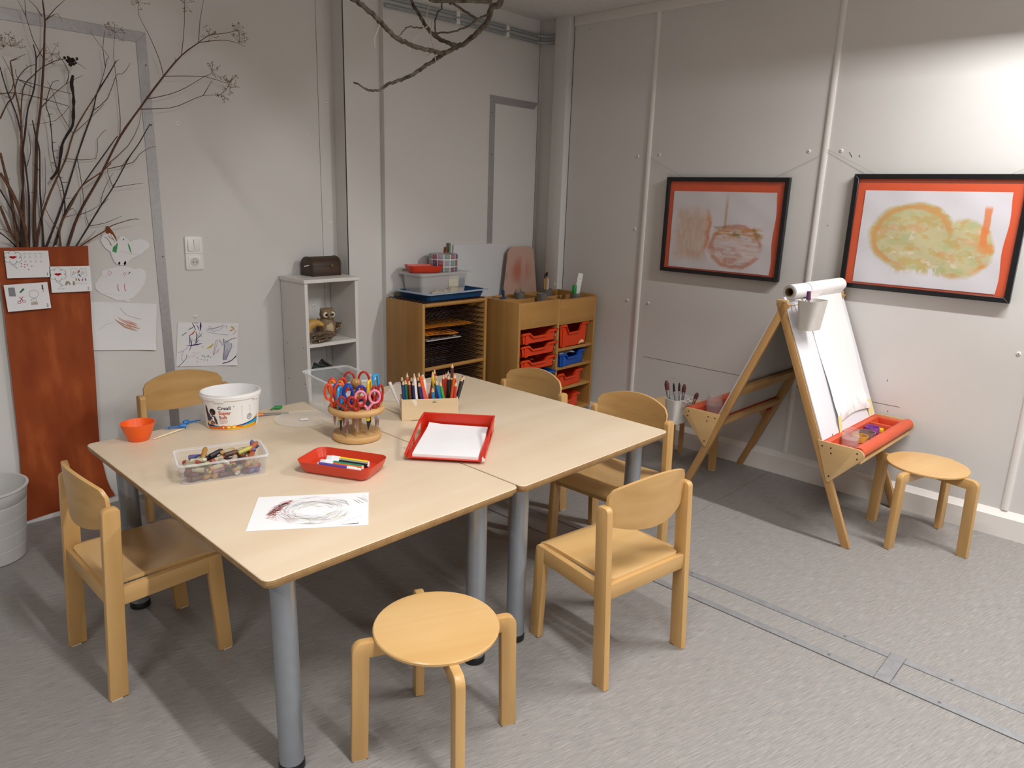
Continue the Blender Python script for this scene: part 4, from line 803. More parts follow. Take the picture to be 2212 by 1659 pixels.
# tray, sand, clear box and what stands on it
BLU = plain('dark_blue_plastic', '1F4C78', .35); LBL = plain('pale_blue_rim', 'A9BCD0', .35)
TR0 = Matrix.Translation((0, 0, 0))
tb = MB(); tub(tb, .445, .262, .040, .415, .235, .003, .03, .0, 0)
t = thing('sand_tray', (2.712, 3.087, .8515), 'dark blue plastic tray of sand on top of the drying rack', 'tray', R_(2))
tb.build('tray', BLU, t)
rm = MB()
def ring(w, d, r, z): return [(x, y, z) for x, y in rrect(w, d, r)]
loft(rm, [ring(.442, .259, .03, .036), ring(.486, .300, .04, .036), ring(.488, .302, .04, .041), ring(.443, .260, .03, .042)], 0, False, False); rm.build('rim', LBL, t)
SAND = plain('kinetic_sand', 'BBAE9C', .95, noise=.12, nscale=120, bump=.6)
sd = MB()
def sandf(u, v):
    x, y = (u-.5)*.39, (v-.5)*.205
    e = min(1, 4*min(u, 1-u, v*2.2, 1-v)); h = 0
    for cx, cy, a, s_ in SB: h += a*math.exp(-((x-cx)**2+(y-cy)**2)/s_**2)
    return (x, y, .002+e*(.008+h))
SB = [(rng.uniform(-.14, .12), rng.uniform(-.09, -.03), rng.uniform(.006, .022), rng.uniform(.010, .022)) for _ in range(40)]
sd.grid(54, 30, sandf, uv=False)
tag(sd.build('sand', SAND, loc=(2.712, 3.087, .8545), rz=R_(2)), 'heap of beige sand in the blue tray', 'sand', kind='stuff')
CLB = clear('frosted_plastic', 'E6E2E0', .34, .3)
t = thing('storage_box', (2.715, 3.150, .868), 'large frosted plastic box standing in the blue tray, carrying a tin', 'box', R_(1.5))
b = MB(); tub(b, .362, .165, .112, .335, .145, .003, .02, .008); b.build('body', CLB, t)
l = MB(); l.prism(rrect(.385, .188, .02), .117, .1195, r=.001); loft(l, [ring(.385, .188, .02, .108), ring(.39, .193, .02, .108), ring(.39, .193, .02, .119), ring(.385, .188, .02, .1195)], 0, False, False); l.build('lid', CLB, t)
lb = MB(); lb.box((.03, -.0795, .035), (.105, -.079, .095), 0); lb.box((.112, -.0796, .03), (.128, -.079, .093), 1); lb.box((.134, -.0796, .03), (.155, -.079, .092), 1)
lb.build('label', [plain('cream_label', 'CFC8B4', .6), plain('grey_label', '8C929C', .6)], t)
RED = plain('red_plastic', 'CC3B1E', .32, spec=.5)
def dish(name, loc, rz, w, d, h, lab, m=RED):
    b = MB(); S = lambda k, r, z: [(x, y, z) for x, y in rrect(w-2*k, d-2*k, r, 7)]
    e = .022; loft(b, [S(e, .016, 0), S(e*.62, .021, h*.16), S(e*.30, .026, h*.52), S(0, .030, h), S(.0022, .029, h), S(e*.30+.0022, .025, h*.52), S(e*.62+.0022, .020, h*.17), S(e+.003, .014, .003)], 0)
    return tag(b.build(name, m, loc=loc, rz=rz), lab, 'dish', 'red plastic dishes')
dish('plastic_dish', (2.612, 3.130, .9885), R_(-22), .205, .125, .04, 'red plastic dish on the frosted box beside the patterned tin')
def tin_mat():
    m, nt, b = newmat('patterned_tin'); L = nt.links.new
    tc = nt.nodes.new('ShaderNodeTexCoord'); sx = nt.nodes.new('ShaderNodeSeparateXYZ'); L(tc.outputs['Object'], sx.inputs[0])
    X, Y, Z = (E(nt, sx.outputs[i]) for i in range(3))
    ang = Y._op('ARCTAN2', X)*(14/6.28318)+7.; zz = Z*(1/.040)+.30
    fa, fz = ang._op('FRACT'), zz._op('FRACT')
    d = (fa-.5).abs().mx((fz-.5).abs()); sq = d.step(.43, .40)
    r = (((fa-.5)*(fa-.5))+((fz-.5)*(fz-.5))).sqrt(); inner = (r.step(.30, .27)*r.step(.20, .23)).mx(r.step(.11, .08))
    cell = ang._op('FLOOR')*1.7+zz._op('FLOOR')*4.3; k = (cell*.37)._op('FRACT')
    rp = nt.nodes.new('ShaderNodeValToRGB'); rp.color_ramp.interpolation = 'CONSTANT'; e = rp.color_ramp.elements
    e[0].position = 0; e[0].color = lin('93505F'); e[1].position = .25; e[1].color = lin('6F9482')
    for p, c in ((.5, '4A4468'), (.7, '9C96A6'), (.85, '7B3A4C')): q = e.new(p); q.color = lin(c)
    L(k.s, rp.inputs[0])
    m1 = nt.nodes.new('ShaderNodeMix'); m1.data_type = 'RGBA'; m1.inputs[6].default_value = lin('DDDADB'); L(rp.outputs[0], m1.inputs[7]); L(sq.s, m1.inputs[0])
    m2 = nt.nodes.new('ShaderNodeMix'); m2.data_type = 'RGBA'; L(m1.outputs[2], m2.inputs[6]); m2.inputs[7].default_value = lin('C4BCC6'); L((inner*.55).s, m2.inputs[0])
    L(m2.outputs[2], b.inputs['Base Color']); b.inputs['Roughness'].default_value = .35
    return m
t = thing('biscuit_tin', (2.772, 3.150, .9885), 'round tin with coloured square pattern on the frosted box', 'tin')
TIN = tin_mat(); MB().lathe([(.080, 0), (.082, .003), (.082, .078)], 40).build('body', TIN, t)
MB().lathe([(.0835, .072), (.084, .075), (.084, .094), (.081, .097), (.076, .095)], 40).build('lid', TIN, t)
GRN = plain('green_board', '77846A', .6, noise=.15, nscale=20); BRN = plain('brown_block', '8A5532', .6)
tag(MB().box((0, 0, 0), (.013, .022, .285), r=.001).build('board', GRN, loc=(2.897, 3.2405, .8513)), 'narrow greenish board on edge behind the patterned tin', 'board')
tag(MB().prism([(0, 0), (.030, 0), (.030, .262), (.022, .262), (.019, .235), (0, .222)], 0, .018, 'xz').build('wood_offcut', BRN, loc=(2.855, 3.2405, .8513)), 'brown stepped wood offcut peeking out behind the patterned tin', 'wood')
WBD = plain('white_board', 'D8D9DC', .5)
tag(MB().prism(rrect(.478, 1.125, .012, 3, .239, .5625), 0, .008, 'xz', r=.001).build('white_panel', WBD, loc=(2.945, 3.244, 0), rot=(R_(-.5), 0, 0)), 'large plain white panel leaning on the wall behind the cabinet', 'panel')
PEA = paint_mat('peach_board', lambda u, v, n: ('C9A695', [((((u-.5)*(u-.5)*3.)+((v-.86)*(v-.86)*60.)).sqrt().step(.85, .10)*(n(4)).step(.2, .6), 'C26E5A'), (n(9, 3, 4.).step(.70, .76), 'B08A74')]))
pb = MB(); n0 = 16
def pf(u, v):
    z = 1.105*v; hw = .165-.045*max(0, (v-.72)/.28); r = .03; e = max(0, (z-(1.105-r)))
    hw -= r-math.sqrt(max(0, r*r-e*e)) if e > 0 else 0
    return ((2*u-1)*hw, 0, z)
pb.grid(8, 34, pf); pb.grid(8, 34, lambda u, v: (pf(1-u, v)[0], .006, pf(1-u, v)[2]))
tag(pb.build('peach_panel', PEA, loc=(3.500, 3.195, 0), rot=(R_(-1), 0, 0)), 'peach panel with a reddish stain leaning upright behind the cabinet', 'panel')

# ---------------------------------------------------------------- cabinet with trays
t = thing('tray_cabinet', (2.942, 2.70, 0), 'wooden cabinet with open top compartments and red and blue trays, in the corner', 'cabinet')
CX, CD, Z0, Z1 = .716, .312, .110, .838
def pnl(name, lo, hi, ax): return MB().box(lo, hi, r=.0012).build(name, CW[ax], t)
for x in (0, .345, CX-.018): pnl('upright_panel', (x, 0 if x != .345 else .002, Z0), (x+.018, CD, Z1 if x != .345 else Z1-.004), 2)
pnl('bottom_panel', (.018, .002, Z0), (CX-.018, CD, Z0+.018), 0); pnl('back_panel', (.018, CD-.008, Z0+.018), (CX-.018, CD, Z1), 0)
pnl('front_panel', (.018, .001, .684), (.345, .015, .835), 0); pnl('front_panel', (.363, .001, .676), (CX-.018, .015, .828), 0)
pnl('compartment_floor', (.018, .015, .684), (CX-.018, CD-.008, .694), 0)
for lo, hi in (((.018, .085, .694), (.345, .094, .815)), ((.018, .165, .694), (.345, .174, .828)), ((.363, .095, .694), (CX-.018, .104, .812)), ((.363, .195, .694), (CX-.018, .204, .820)),
               ((.17, .174, .694), (.179, CD-.008, .82)), ((.46, .204, .694), (.469, CD-.008, .80)), ((.60, .104, .694), (.609, .195, .80)), ((.20, .094, .694), (.209, .165, .80))): pnl('divider', lo, hi, 0)
pnl('cover_board', (.018, .176, .822), (.168, CD-.010, .830), 0)
for z in (.513, .396, .264): pnl('shelf_board', (.363, .004, z), (CX-.018, CD-.010, z+.017), 0)
RUN = plain('white_runner', 'D9D6D0', .4)
for z in (.618, .543, .460, .385):
    for x in (.018, .337): MB().box((x, .012, z-.002), (x+.008, CD-.012, z+.004), r=.001).build('runner', RUN, t)
for x in (.05, CX-.05):
    for y in (.05, CD-.05):
        c = MB().tube([(x-.012, y, .03), (x+.012, y, .03)], .030, 18).build('castor', RUB, t)
        MB().box((x-.016, y-.012, .045), (x+.016, y+.012, Z0), r=.002).build('castor_fork', plain('steel', '9A9A9A', .35, metal=.8), c)
REDT = plain('red_tray_plastic', 'D93E12', .38, noise=.03, nscale=10); BLUT = plain('blue_tray_plastic', '1550A8', .38)
def tray(loc, w, d, h, m, lab, rz=0.):
    t = thing('storage_tray', loc, lab, 'tray', rz, 'plastic trays in the cabinet')
    b = MB(); wb, wt = w*.86, w*.94; n0_ = h*.36
    # notch outline of the front, tapering body
    def fr(z): return wb/2+(wt/2-wb/2)*z/h
    top = [(fr(h), h), (w*.26, h), (w*.17, h-n0_), (-w*.17, h-n0_), (-w*.26, h), (-fr(h), h)]
    b.prism([(-wb/2, 0), (wb/2, 0)]+top, 0, .004, 'xz')
    b.prism([(-wb/2, 0), (wb/2, 0), (fr(h), h), (-fr(h), h)], d-.004, d, 'xz')
    for s_ in (-1, 1): b.prism([(s_*wb/2, 0), (s_*(wb/2-.004), 0), (s_*(wt/2-.004), h), (s_*wt/2, h)], 0, d, 'xz')
    b.box((-wb/2, 0, 0), (wb/2, d, .004))
    b.prism([(-wb/2+.018, 0), (-wb/2+.045, 0), (-wb/2+.045, h*.8), (-wb/2+.018, h*.8)], -.006, 0, 'xz', r=.002)
    b.build('body', m, t)
    f = MB(); k = .013
    o_ = [(w/2, h+.002), (w*.27, h+.002), (w*.18, h-n0_+.002), (-w*.18, h-n0_+.002), (-w*.27, h+.002), (-w/2, h+.002)]
    f.prism(o_+[(x, z-k) for x, z in o_[::-1]], -.012, .0, 'xz', r=.0015)
    for s_ in (-1, 1): f.box((min(s_*wt/2, s_*w/2), -.012, h-.004), (max(s_*wt/2, s_*w/2), d, h+.002))
    f.build('rim', m, t); return t
tray((3.122, 2.702, .594), .322, .28, .066, REDT, 'highest of three red trays in the left stack of the cabinet')
tray((3.120, 2.702, .519), .322, .28, .066, REDT, 'middle of three red trays in the left stack of the cabinet')
tray((3.119, 2.702, .436), .322, .28, .066, REDT, 'lowest of three red trays in the left stack, filled with red bits')
tray((3.121, 2.702, .361), .322, .28, .044, BLUT, 'shallow blue tray under the three red trays of the left stack')
tray((3.460, 2.715, .5305), .29, .27, .140, REDT, 'deep red tray on the top right shelf of the cabinet')
tray((3.452, 2.712, .4135), .285, .27, .082, BLUT, 'blue tray holding white cloth on a right hand cabinet shelf', R_(5))
tray((3.440, 2.715, .2815), .275, .27, .088, REDT, 'red tray on the shelf just below the blue tray with cloth', R_(4))
tray((3.425, 2.715, .1285), .275, .27, .088, REDT, 'red tray on the bottom right shelf of the cabinet', R_(4))
bits = MB()
for i in range(26):
    x, y = rng.uniform(-.10, .10), rng.uniform(.03, .2); p = Vector((x, y, rng.uniform(.045, .070)))
    d = Vector((rng.uniform(-1, 1), rng.uniform(-1, 1), rng.uniform(-.5, .5)))*.018; bits.tube([tuple(p-d), tuple(p), tuple(p+d+Vector((0, 0, .006)))], [.004, .010, .003], 6, i % 2)
tag(bits.build('craft_scraps', [plain('dull_red_foil', '8E3A28', .35), plain('orange_foil', 'B5502A', .35)], loc=(3.119, 2.702, .437)), 'jumble of shiny red scraps in the lowest red tray', 'scraps', kind='stuff')
cl = MB(); cl.grid(14, 8, lambda u, v: (-.075+.15*u, .01+.12*v, .062+.016*math.sin(u*9+v*4)*math.sin(v*7)+.012*math.sin(math.pi*u)), uv=False)
tag(cl.build('cloth', plain('white_cloth', 'CFCDCB', .9), loc=(3.435, 2.714, .418)), 'crumpled white cloth in the blue tray of the cabinet', 'cloth')
bn = MB().tube(resample([(-.028, 0, .006), (-.012, 0, .016), (.006, 0, .020), (.022, .002, .012)], 4), [.006, .006, .007, .008, .009, .010, .011, .012, .012, .013, .012, .011, .009], 10)
tag(bn.build('shell', plain('cream_shell', 'DCCCA4', .6), loc=(3.545, 2.72, .5305)), 'small cream shell lying in front of the deep red tray', 'shell')
# cans and tools standing in the top compartments
CAN = plain('tin_can', '9C9A97', .3, metal=.5); CANI = plain('can_inside', '1D1B1A', .6)
def can(x, y, z1, r, lab):
    b = MB(); z0 = .6945; h = z1-z0
    b.lathe([(r*.97, 0), (r, .003), (r, h-.004), (r*1.03, h-.002), (r*1.03, h), (r*.96, h), (r*.955, .004), (.001, .004)], 28, 0, close=False)
    return tag(b.build('tin_can', CAN, loc=(x, y, z0)), lab, 'can', 'tin cans in the top of the cabinet')
can(3.190, 2.930, .858, .034, 'tin can holding one brush, nearest the peach panel')
can(3.470, 2.955, .858, .036, 'tin can holding wooden pencils and a cotton bud')
can(3.290, 2.835, .856, .035, 'empty tin can in the middle of the cabinet top')
can(3.520, 2.762, .850, .034, 'tin can holding a white ruler, at the right end of the cabinet top')
WHW = plain('pale_pencil_wood', 'C99A66', .6); SIL = plain('ferrule', 'C9C9CB', .25, metal=.9); WHP = plain('white_gloss', 'E9E7E4', .35); BLK = plain('black_gloss', '16151A', .35)
def stick(name, p0, p1, rs, mats, lab, cat, group=None, parts=None):
    """round tool from p0 to p1; parts = list of (fraction0, fraction1, r0, r1, part name, material)"""
    p0, p1 = Vector(p0), Vector(p1); t = thing(name, p0, lab, cat, group=group)
    for a, b_, r0, r1, pn, m in parts:
        MB().tube([tuple((p1-p0)*a), tuple((p1-p0)*(a+(b_-a)*.5)), tuple((p1-p0)*b_)], [r0, (r0+r1)/2, r1], 10).build(pn, m, t)
    return t
stick('paintbrush', (3.20, 2.93, .70), (3.155, 2.935, .905), 0, 0, 'short brush with a pale tip leaning out of the can near the peach panel', 'brush', parts=[(0, .72, .004, .004, 'handle', WHP), (.72, .88, .0045, .004, 'ferrule', SIL), (.88, 1, .004, .001, 'bristles', WHW)])
stick('pencil', (3.452, 2.955, .70), (3.448, 2.955, .955), 0, 0, 'plain wooden pencil standing left in the can with the cotton bud', 'pencil', 'wooden pencils in the can', [(0, .88, .0045, .0045, 'shaft', WHW), (.88, 1, .0045, .0042, 'tip', CANI)])
stick('pencil', (3.468, 2.955, .70), (3.466, 2.955, .962), 0, 0, 'wooden pencil with a black end standing upright in the can', 'pencil', 'wooden pencils in the can', [(0, .9, .0055, .0055, 'shaft', WHW), (.9, 1, .007, .0065, 'tip', BLK)])
stick('pencil', (3.480, 2.955, .70), (3.480, 2.955, .945), 0, 0, 'pale white pencil standing right in the can with the cotton bud', 'pencil', 'wooden pencils in the can', [(0, .9, .004, .004, 'shaft', WHP), (.9, 1, .004, .001, 'tip', WHW)])
stick('cotton_bud', (3.485, 2.95, .76), (3.535, 2.94, .895), 0, 0, 'thin cotton bud leaning right out of the can with pencils', 'cotton bud', parts=[(0, .9, .0014, .0014, 'stick', WHW), (.88, 1, .003, .0028, 'tip', WHP)])
ru = MB().box((-.017, -.0015, 0), (.017, .0015, .27), r=.0005, seg=1)
for i in range(18): ru.box((.017-.005-(.003 if i % 5 == 0 else 0), -.0019, .03+.012*i), (.017, -.0014, .031+.012*i), 1)
ru.tube([(0, -.0019, .235), (0, -.0014, .235)], .0025, 8, 1)
tag(ru.build('ruler', [WHP, plain('ruler_marks', '55555A', .6)], loc=(3.512, 2.768, .703), rot=(R_(-2), R_(10), R_(-24))), 'white ruler leaning out of the can at the right end of the cabinet', 'ruler')
gs = MB().lathe([(.0125, 0), (.0135, .002), (.0135, .05), (.012, .053)], 20)
tag(gs.build('glue_stick', plain('green_cap', '1E9A45', .35), loc=(3.497, 2.725+.028, .848)), 'bright green glue stick cap in front of the ruler', 'glue stick')
t = thing('hand_scraper', (3.055, 2.93, .8305), 'small dark blue scraper with upright handle on the cabinet top', 'scraper', R_(20))
MB().box((-.034, -.006, 0), (.030, .012, .010), r=.003).build('blade', BLU, t); MB().tube(resample([(.004, .003, .008), (-.004, .003, .030), (-.012, .003, .048), (-.026, .003, .052)], 3), [.006, .007, .008, .009, .010, .010, .009, .009, .008, .006], 10).build('handle', BLU, t)
# ---------------------------------------------------------------- easel
EW = {a: wood('easel_wood_'+'xyz'[a], 'C79C66', 'AF8350', axis=a, rough=.45, scale=.8) for a in range(3)}
EPL = wood('easel_ply', 'D3B180', 'C6A06C', axis=1, rough=.45, scale=.5); EBD = plain('easel_board', 'DFDFE4', .35, spec=.5); EBK = plain('board_back', 'B9B5AF', .6)
RTR = plain('red_easel_tray', 'CC5230', .42, noise=.05, nscale=9)
t = thing('easel', (3.365, 1.252, 0), 'double sided wooden easel with white boards and red paint trays by the wall', 'easel', R_(-1.5))
HX, AZ, HY = .305, 1.015, .425          # half width, apex height, half spread
sl = math.atan2(HY, AZ); ln = math.hypot(HY, AZ)
# side k: -1 faces the viewer's right (-Y), +1 the left (+Y); local frame: x across, w up the slope, n outward
def frame(k):
    return Matrix(((1, 0, 0, 0), (0, -k*math.sin(sl), k*math.cos(sl), k*HY), (0, math.cos(sl), math.sin(sl), 0), (0, 0, 0, 1)))
SCR_ = plain('screw_black', '2A2622', .5)
for k in (-1, 1):
    M = frame(k)
    for s_ in (-1, 1):
        lg = MB().box((s_*HX-.011, .006, -.034), (s_*HX+.011, ln-.004, 0), r=.002, M=M); lg.build('leg', EW[2], t)
    bo = MB().box((-HX-.006, .462, .001), (HX+.012, ln+.006 if k < 0 else ln+.012, .007), 0, r=.001, seg=1, M=M); bo.box((-HX, .464, .0), (HX, ln-.01, .001), 1, M=M)
    bo.box((-HX+.10, .475, .007), (-HX+.106, .485, .0076), 2, M=M) if k < 0 else None
    b = bo.build('board', [EBD, EBK, SCR_], t); b['label'] = 'white board facing the stool' if k < 0 else 'white board facing the cabinet'
    for w_, h_ in ((.60, .05), (ln-.06, .045)) if k > 0 else ((ln-.06, .045),): MB().box((-HX+.011, w_, -.028), (HX-.011, w_+h_, -.006), r=.002, M=M).build('crossbar', EW[0], t)
    MB().box((-HX+.011, .43, -.030), (HX-.011, .462, -.008), r=.002, M=M).build('tray_rail', EW[0], t)
    # brackets: rounded triangles carrying the tray
    y0 = HY*(1-.437/AZ)
    for s_ in (-1, 1):
        x0 = s_*(HX+.0115) if s_ > 0 else -(HX+.0195)
        P = [(y0-.012, .446), (y0+.150, .446)]+arc(y0+.158, .420, .026, 80, -35, 6)+[(y0+.062, .278)]+arc(y0+.054, .280, .008, -30, -150, 4)
        br = MB().prism([(k*y, z) for y, z in P], x0, x0+.008, 'yz', 0, r=.0015)
        for y, z in ((y0+.012, .425), (y0+.048, .424), (y0+.052, .402), (y0+.155, .428), (y0+.158, .404), (y0+.056, .300)):
            xs_ = x0 if s_ < 0 else x0+.008; br.tube([(xs_, k*y, z), (xs_+s_*.0012, k*y, z)], .0035, 8, 1)
        br.build('bracket', [EPL, SCR_], t)
        kn = MB().tube([(s_*(HX-.014), k*(HY*(1-.36/AZ)-.004), .36), (s_*(HX-.034), k*(HY*(1-.36/AZ)-.004), .36)], .013, 16); kn.build('knob', plain('red_knob', 'A9281C', .35), t)
    tm = MB(); a0, a1 = y0+.006, y0+.176
    # moulded tray: front roll, back lip, end wells
    tm.box((-HX-.010, 0, 0), (HX+.010, .004, .030), 0, M=Matrix.Translation((0, k*a0-(.002), .412)))
    prof = [(a0, .440), (a0+.026, .440), (a0+.032, .4025), (a0+.118, .4025), (a0+.126, .440)]+arc(a0+.150, .428, .0245, 130, -90, 8)+[(a0+.10, .398), (a0, .398)]
    tm.prism([(k*y, z) for y, z in prof], -HX-.010, HX+.010, 'yz')
    for xa, xb in ((-HX-.010, -HX+.02), (HX-.14, HX-.125), (HX-.02, HX+.010)): tm.prism([(k*y, z) for y, z in ((a0+.02, .40), (a0+.13, .40), (a0+.125, .4385), (a0+.025, .4385))], xa, xb, 'yz', r=.003)
    tt = tm.build('paint_tray', RTR, t); tt['label'] = 'red moulded paint tray facing the stool' if k < 0 else 'red moulded paint tray facing the cabinet'
    MB().prism([(k*y, z) for y, z in ((a0+.10, .384), (a0+.165, .384), (a0+.165, .3975), (a0+.10, .3975))], -HX-.010, HX+.010, 'yz').build('tray_support', EPL, t)
for s_ in (-1, 1): MB().box((s_*HX-.011, -.020, AZ-.016), (s_*HX+.011, .030, AZ+.002), r=.003).build('hinge_block', EPL, t)
TE = TRS((3.365, 1.252, 0), rz=R_(-1.5)); MF = TE @ frame(-1)
PAPW = plain('roll_paper', 'ECE9E8', .8, spec=.15)
# paper roll on the top edge, its free end taped down the board
t = thing('paper_roll', (0, 0, 0), 'white paper roll on top of the easel with its end taped to the board', 'paper roll')
c0_ = TE @ Vector((-.292, -.012, AZ+.035)); c1_ = TE @ Vector((.258, -.012, AZ+.035))
pr = MB(); ax = (c1_-c0_).normalized(); e1 = Vector((0, 0, 1)); e2 = ax.cross(e1).normalized()
def coil(r, a): return e1*r*math.cos(a)+e2*r*math.sin(a)
N = 64; rows = []
for p in (c0_, c1_): rows.append([tuple(p+coil(.0195+.012*i/N, 2*math.pi*3*i/N)) for i in range(N+1)])
pr.add(rows[0]+rows[1], [(i, i+1, N+2+i, N+1+i) for i in range(N)], 0)
for r_ in (.0315,): pr.tube([tuple(c0_+ax*.002), tuple(c1_-ax*.002)], r_, 32, cap=False)
def disc_ring(p, r0, r1):
    o = [tuple(p+coil(r0, 2*math.pi*i/32)) for i in range(32)]+[tuple(p+coil(r1, 2*math.pi*i/32)) for i in range(32)]
    pr.add(o, [(i, (i+1) % 32, 32+(i+1) % 32, 32+i) for i in range(32)], 0)
for q in (.0205, .0245, .0285): disc_ring(c0_+ax*.001, q, q+.0028); disc_ring(c1_-ax*.001, q, q+.0028)
pr.build('roll', PAPW, t)
cr = MB().tube([tuple(c0_), tuple(c1_)], .0195, 28, cap=False); cr.tube([tuple(c0_+ax*.001), tuple(c1_)], .0165, 28, cap=False)
o_ = [tuple(c0_+coil(.0165, 2*math.pi*i/28)) for i in range(28)]+[tuple(c0_+coil(.0195, 2*math.pi*i/28)) for i in range(28)]; cr.add(o_, [(i, (i+1) % 28, 28+(i+1) % 28, 28+i) for i in range(28)])
cr.build('cardboard_core', plain('cardboard', '8E7558', .8), t)
XL_, XR_ = -.128, .262; BW0 = .515
ps = MB(); rowsn = 40
def pfn(u, v):
    x = XL_+.0+(XR_-XL_)*u+(.006*math.sin(v*5) if u < .01 else 0)
    if v > .86:                                   # wraps over the roll
        a = (v-.86)/.14; xx = x
        ang = R_(200-200*a); p = Vector((xx, -.012, AZ+.035))+Vector((0, math.sin(ang)*-.0335 if False else -.0335*math.sin(ang), .0335*math.cos(ang)))
        q = Vector((0, 0, 0)); return tuple(TE @ Vector((xx, -.012-.0335*math.sin(R_(110*(1-a))), AZ+.035+.0335*math.cos(R_(110*(1-a))))))
    w = BW0+(ln-.004-BW0)*(v/.86)
    lift = .0125+.010*math.exp(-((v-.05)/.05)**2)*(.6+.4*math.sin(u*9))+.004*math.sin(v*9+u*3)+.016*max(0, (v-.62)/.24)**2
    return tuple(MF @ Vector((x, w+(.018*math.sin(math.pi*u)*math.exp(-v/.05)), lift)))
ps.grid(20, rowsn, pfn)
PAP_ = paint_mat('taped_paper', lambda u, v, n: ('ECE9E8', [((v*1.).step(.10, .0)*n(7).step(.4, .7)*.5, 'A88A80'), ((v*1.).step(.35, .05)*n(3, 4, 5.).step(.5, .75)*.18, 'D8B8B0'), ((v*1.).step(.15, .10)*(v*1.).step(.02, .05)*n(16, 2, 2., (2, .3)).step(.6, .66)*.35, '8A6A62')]))
ps.build('hanging_sheet', PAP_, t)
TP = plain('masking_tape', 'E4D79A', .7)
for x, w0, w1 in ((XL_+.012, BW0-.055, BW0+.030), (XR_-.012, BW0-.04, BW0+.045)):
    tpm = MB(); tpm.poly([(x-.020, w1), (x+.022, w1), (x+.020, w0+.02), (x+.004, w0), (x-.012, w0+.01)], 0, lambda u, v: tuple(MF @ Vector((u, v, .0225-(.014 if v < BW0-.02 else 0))))); tpm.build('tape', TP, t)
# white cups, brushes, jars and paint pots on the easel
CUP = plain('white_cup', 'DAD6CF', .45, noise=.04, nscale=20)
def cup(loc, rz, lab, hookdir):
    t = thing('brush_cup', loc, lab, 'cup', rz, 'white plastic brush cups hung on the easel')
    b = MB()
    def D(w, d, z, r=.030):   # D-shaped section, flat side at +y
        return [(x, y if y < 0 else y*.75, z) for x, y in rrect(w, d, r, 5)]
    loft(b, [D(.108, .074, 0, .022), D(.112, .080, .006), D(.142, .100, .124), D(.144, .102, .126), D(.138, .096, .126), D(.107, .074, .006)], 0); b.build('cup', CUP, t)
    h = MB(); h.ribbon([(-.02, .028), (-.02, .060), (.02, .060), (.02, .028)], .012, 0, lambda u, v: (u, v, .121)); h.build('hook', CUP, t); return t
cup((3.105, 1.160, .898), R_(-3), 'white cup hanging at the top of the easel below the paper roll', 1)
stick('paintbrush', (3.105, 1.165, .925), (3.092, 1.172, 1.060), 0, 0, 'brush with purple bristles in the cup at the top of the easel', 'brush', 'brushes in the easel cups', [(0, .45, .005, .005, 'handle', WHW), (.45, .74, .0065, .0065, 'ferrule', SIL), (.74, 1, .010, .0085, 'bristles', plain('purple_bristle', '6D3A66', .8))])
cup((3.105, 1.742, .3405), R_(170), 'white cup full of brushes hanging on the tray by the hidden stool', -1)
BR_ = plain('maroon_bristle', '5A2A2C', .8); BRB = plain('black_bristle', '231A1C', .8)
for dx, dy, tx, ty, h, hc, bc, r, lab in ((-.030, .02, -.062, .04, .215, 'B9B4B2', BR_, .011, 'wide brush with maroon bristles leaning furthest left in the cup'), (-.012, .03, -.030, .05, .185, 'A03A5A', BR_, .005, 'thin brush with a pink handle in the left cup'),
        (.0, .01, -.010, .03, .195, '7A2A44', BRB, .0055, 'thin brush with small dark bristles in the left cup'), (.008, .0, .004, .01, .20, '3A4A80', BRB, .0055, 'thin brush with black bristles next to the flat one'), (.026, .0, .034, .0, .19, '8A4A4A', BR_, .010, 'flat brush with rust bristles at the right of the left cup'), (.045, -.03, .075, -.045, .150, '8A3048', BR_, .010, 'short brush leaning over the red tray out of the left cup')):
    p = Vector((3.105+dx*.9, 1.742+dy, .352)); q = Vector((3.105+tx, 1.742+ty*1.2, .3405+h))
    stick('paintbrush', p, q, 0, 0, lab, 'brush', 'brushes in the easel cups', [(0, .5, .004, .0045, 'handle', plain('handle_'+hc, hc, .4)), (.5, .78, r*.7, r*.85, 'ferrule', SIL), (.78, .93, r, r*1.05, 'bristles', bc), (.93, 1, r, r*.5, 'bristle_tip', bc)])
st = MB().tube([(-.02, 0, .1), (0, 0, 0)], .004, 8)
GLS = clear('jar_glass', 'D9D2D0', .16, .06); WAT = clear('pink_water', 'C78A84', .45, .1)
def jar(loc, s_, lab):
    t = thing('glass_jar', loc, lab, 'jar', group='glass water jars on the easel trays')
    b = MB(); R, Hh = .036*s_, .092*s_*(1 if s_ > 1 else .86)
    b.lathe([(R*.92, 0), (R, .006), (R, Hh*.68), (R*.82, Hh*.80), (R*.84, Hh*.84), (R*.88, Hh*.88), (R*.84, Hh*.93), (R*.86, Hh), (R*.78, Hh), (R*.76, Hh*.82), (R*.92, Hh*.66), (R*.93, .008), (.001, .007)], 30, close=False); b.build('glass', GLS, t)
    MB().lathe([(R*.90, .0085), (R*.92, .012), (R*.92, Hh*.45), (.001, Hh*.45)], 30, close=False).build('water', WAT, t); return t
jar((3.185, .945, .4035), .98, 'clear glass jar at the near end of the red tray facing the stool')
jar((3.180, 1.592, .4035), 1.12, 'taller clear glass jar on the red tray facing the cabinet')
def pot(loc, r, h, c1, c2, lab):
    t = thing('paint_pot', loc, lab, 'paint pot', group='small paint pots in the red tray')
    MB().lathe([(r*.85, 0), (r, h*.1), (r*1.02, h), (r*.93, h), (r*.9, h*.35), (.001, h*.35)], 26, close=False).build('pot', plain('pot_'+c1, c1, .45, noise=.2, nscale=60), t)
    MB().lathe([(r*.9, h*.36), (.001, h*.37)], 26, close=False).build('paint', plain('paint_'+c2, c2, .3), t)
pot((3.290, .938, .4035), .034, .030, 'C69A4A', '8A4A22', 'yellow stained paint pot just behind the glass jar in the red tray')
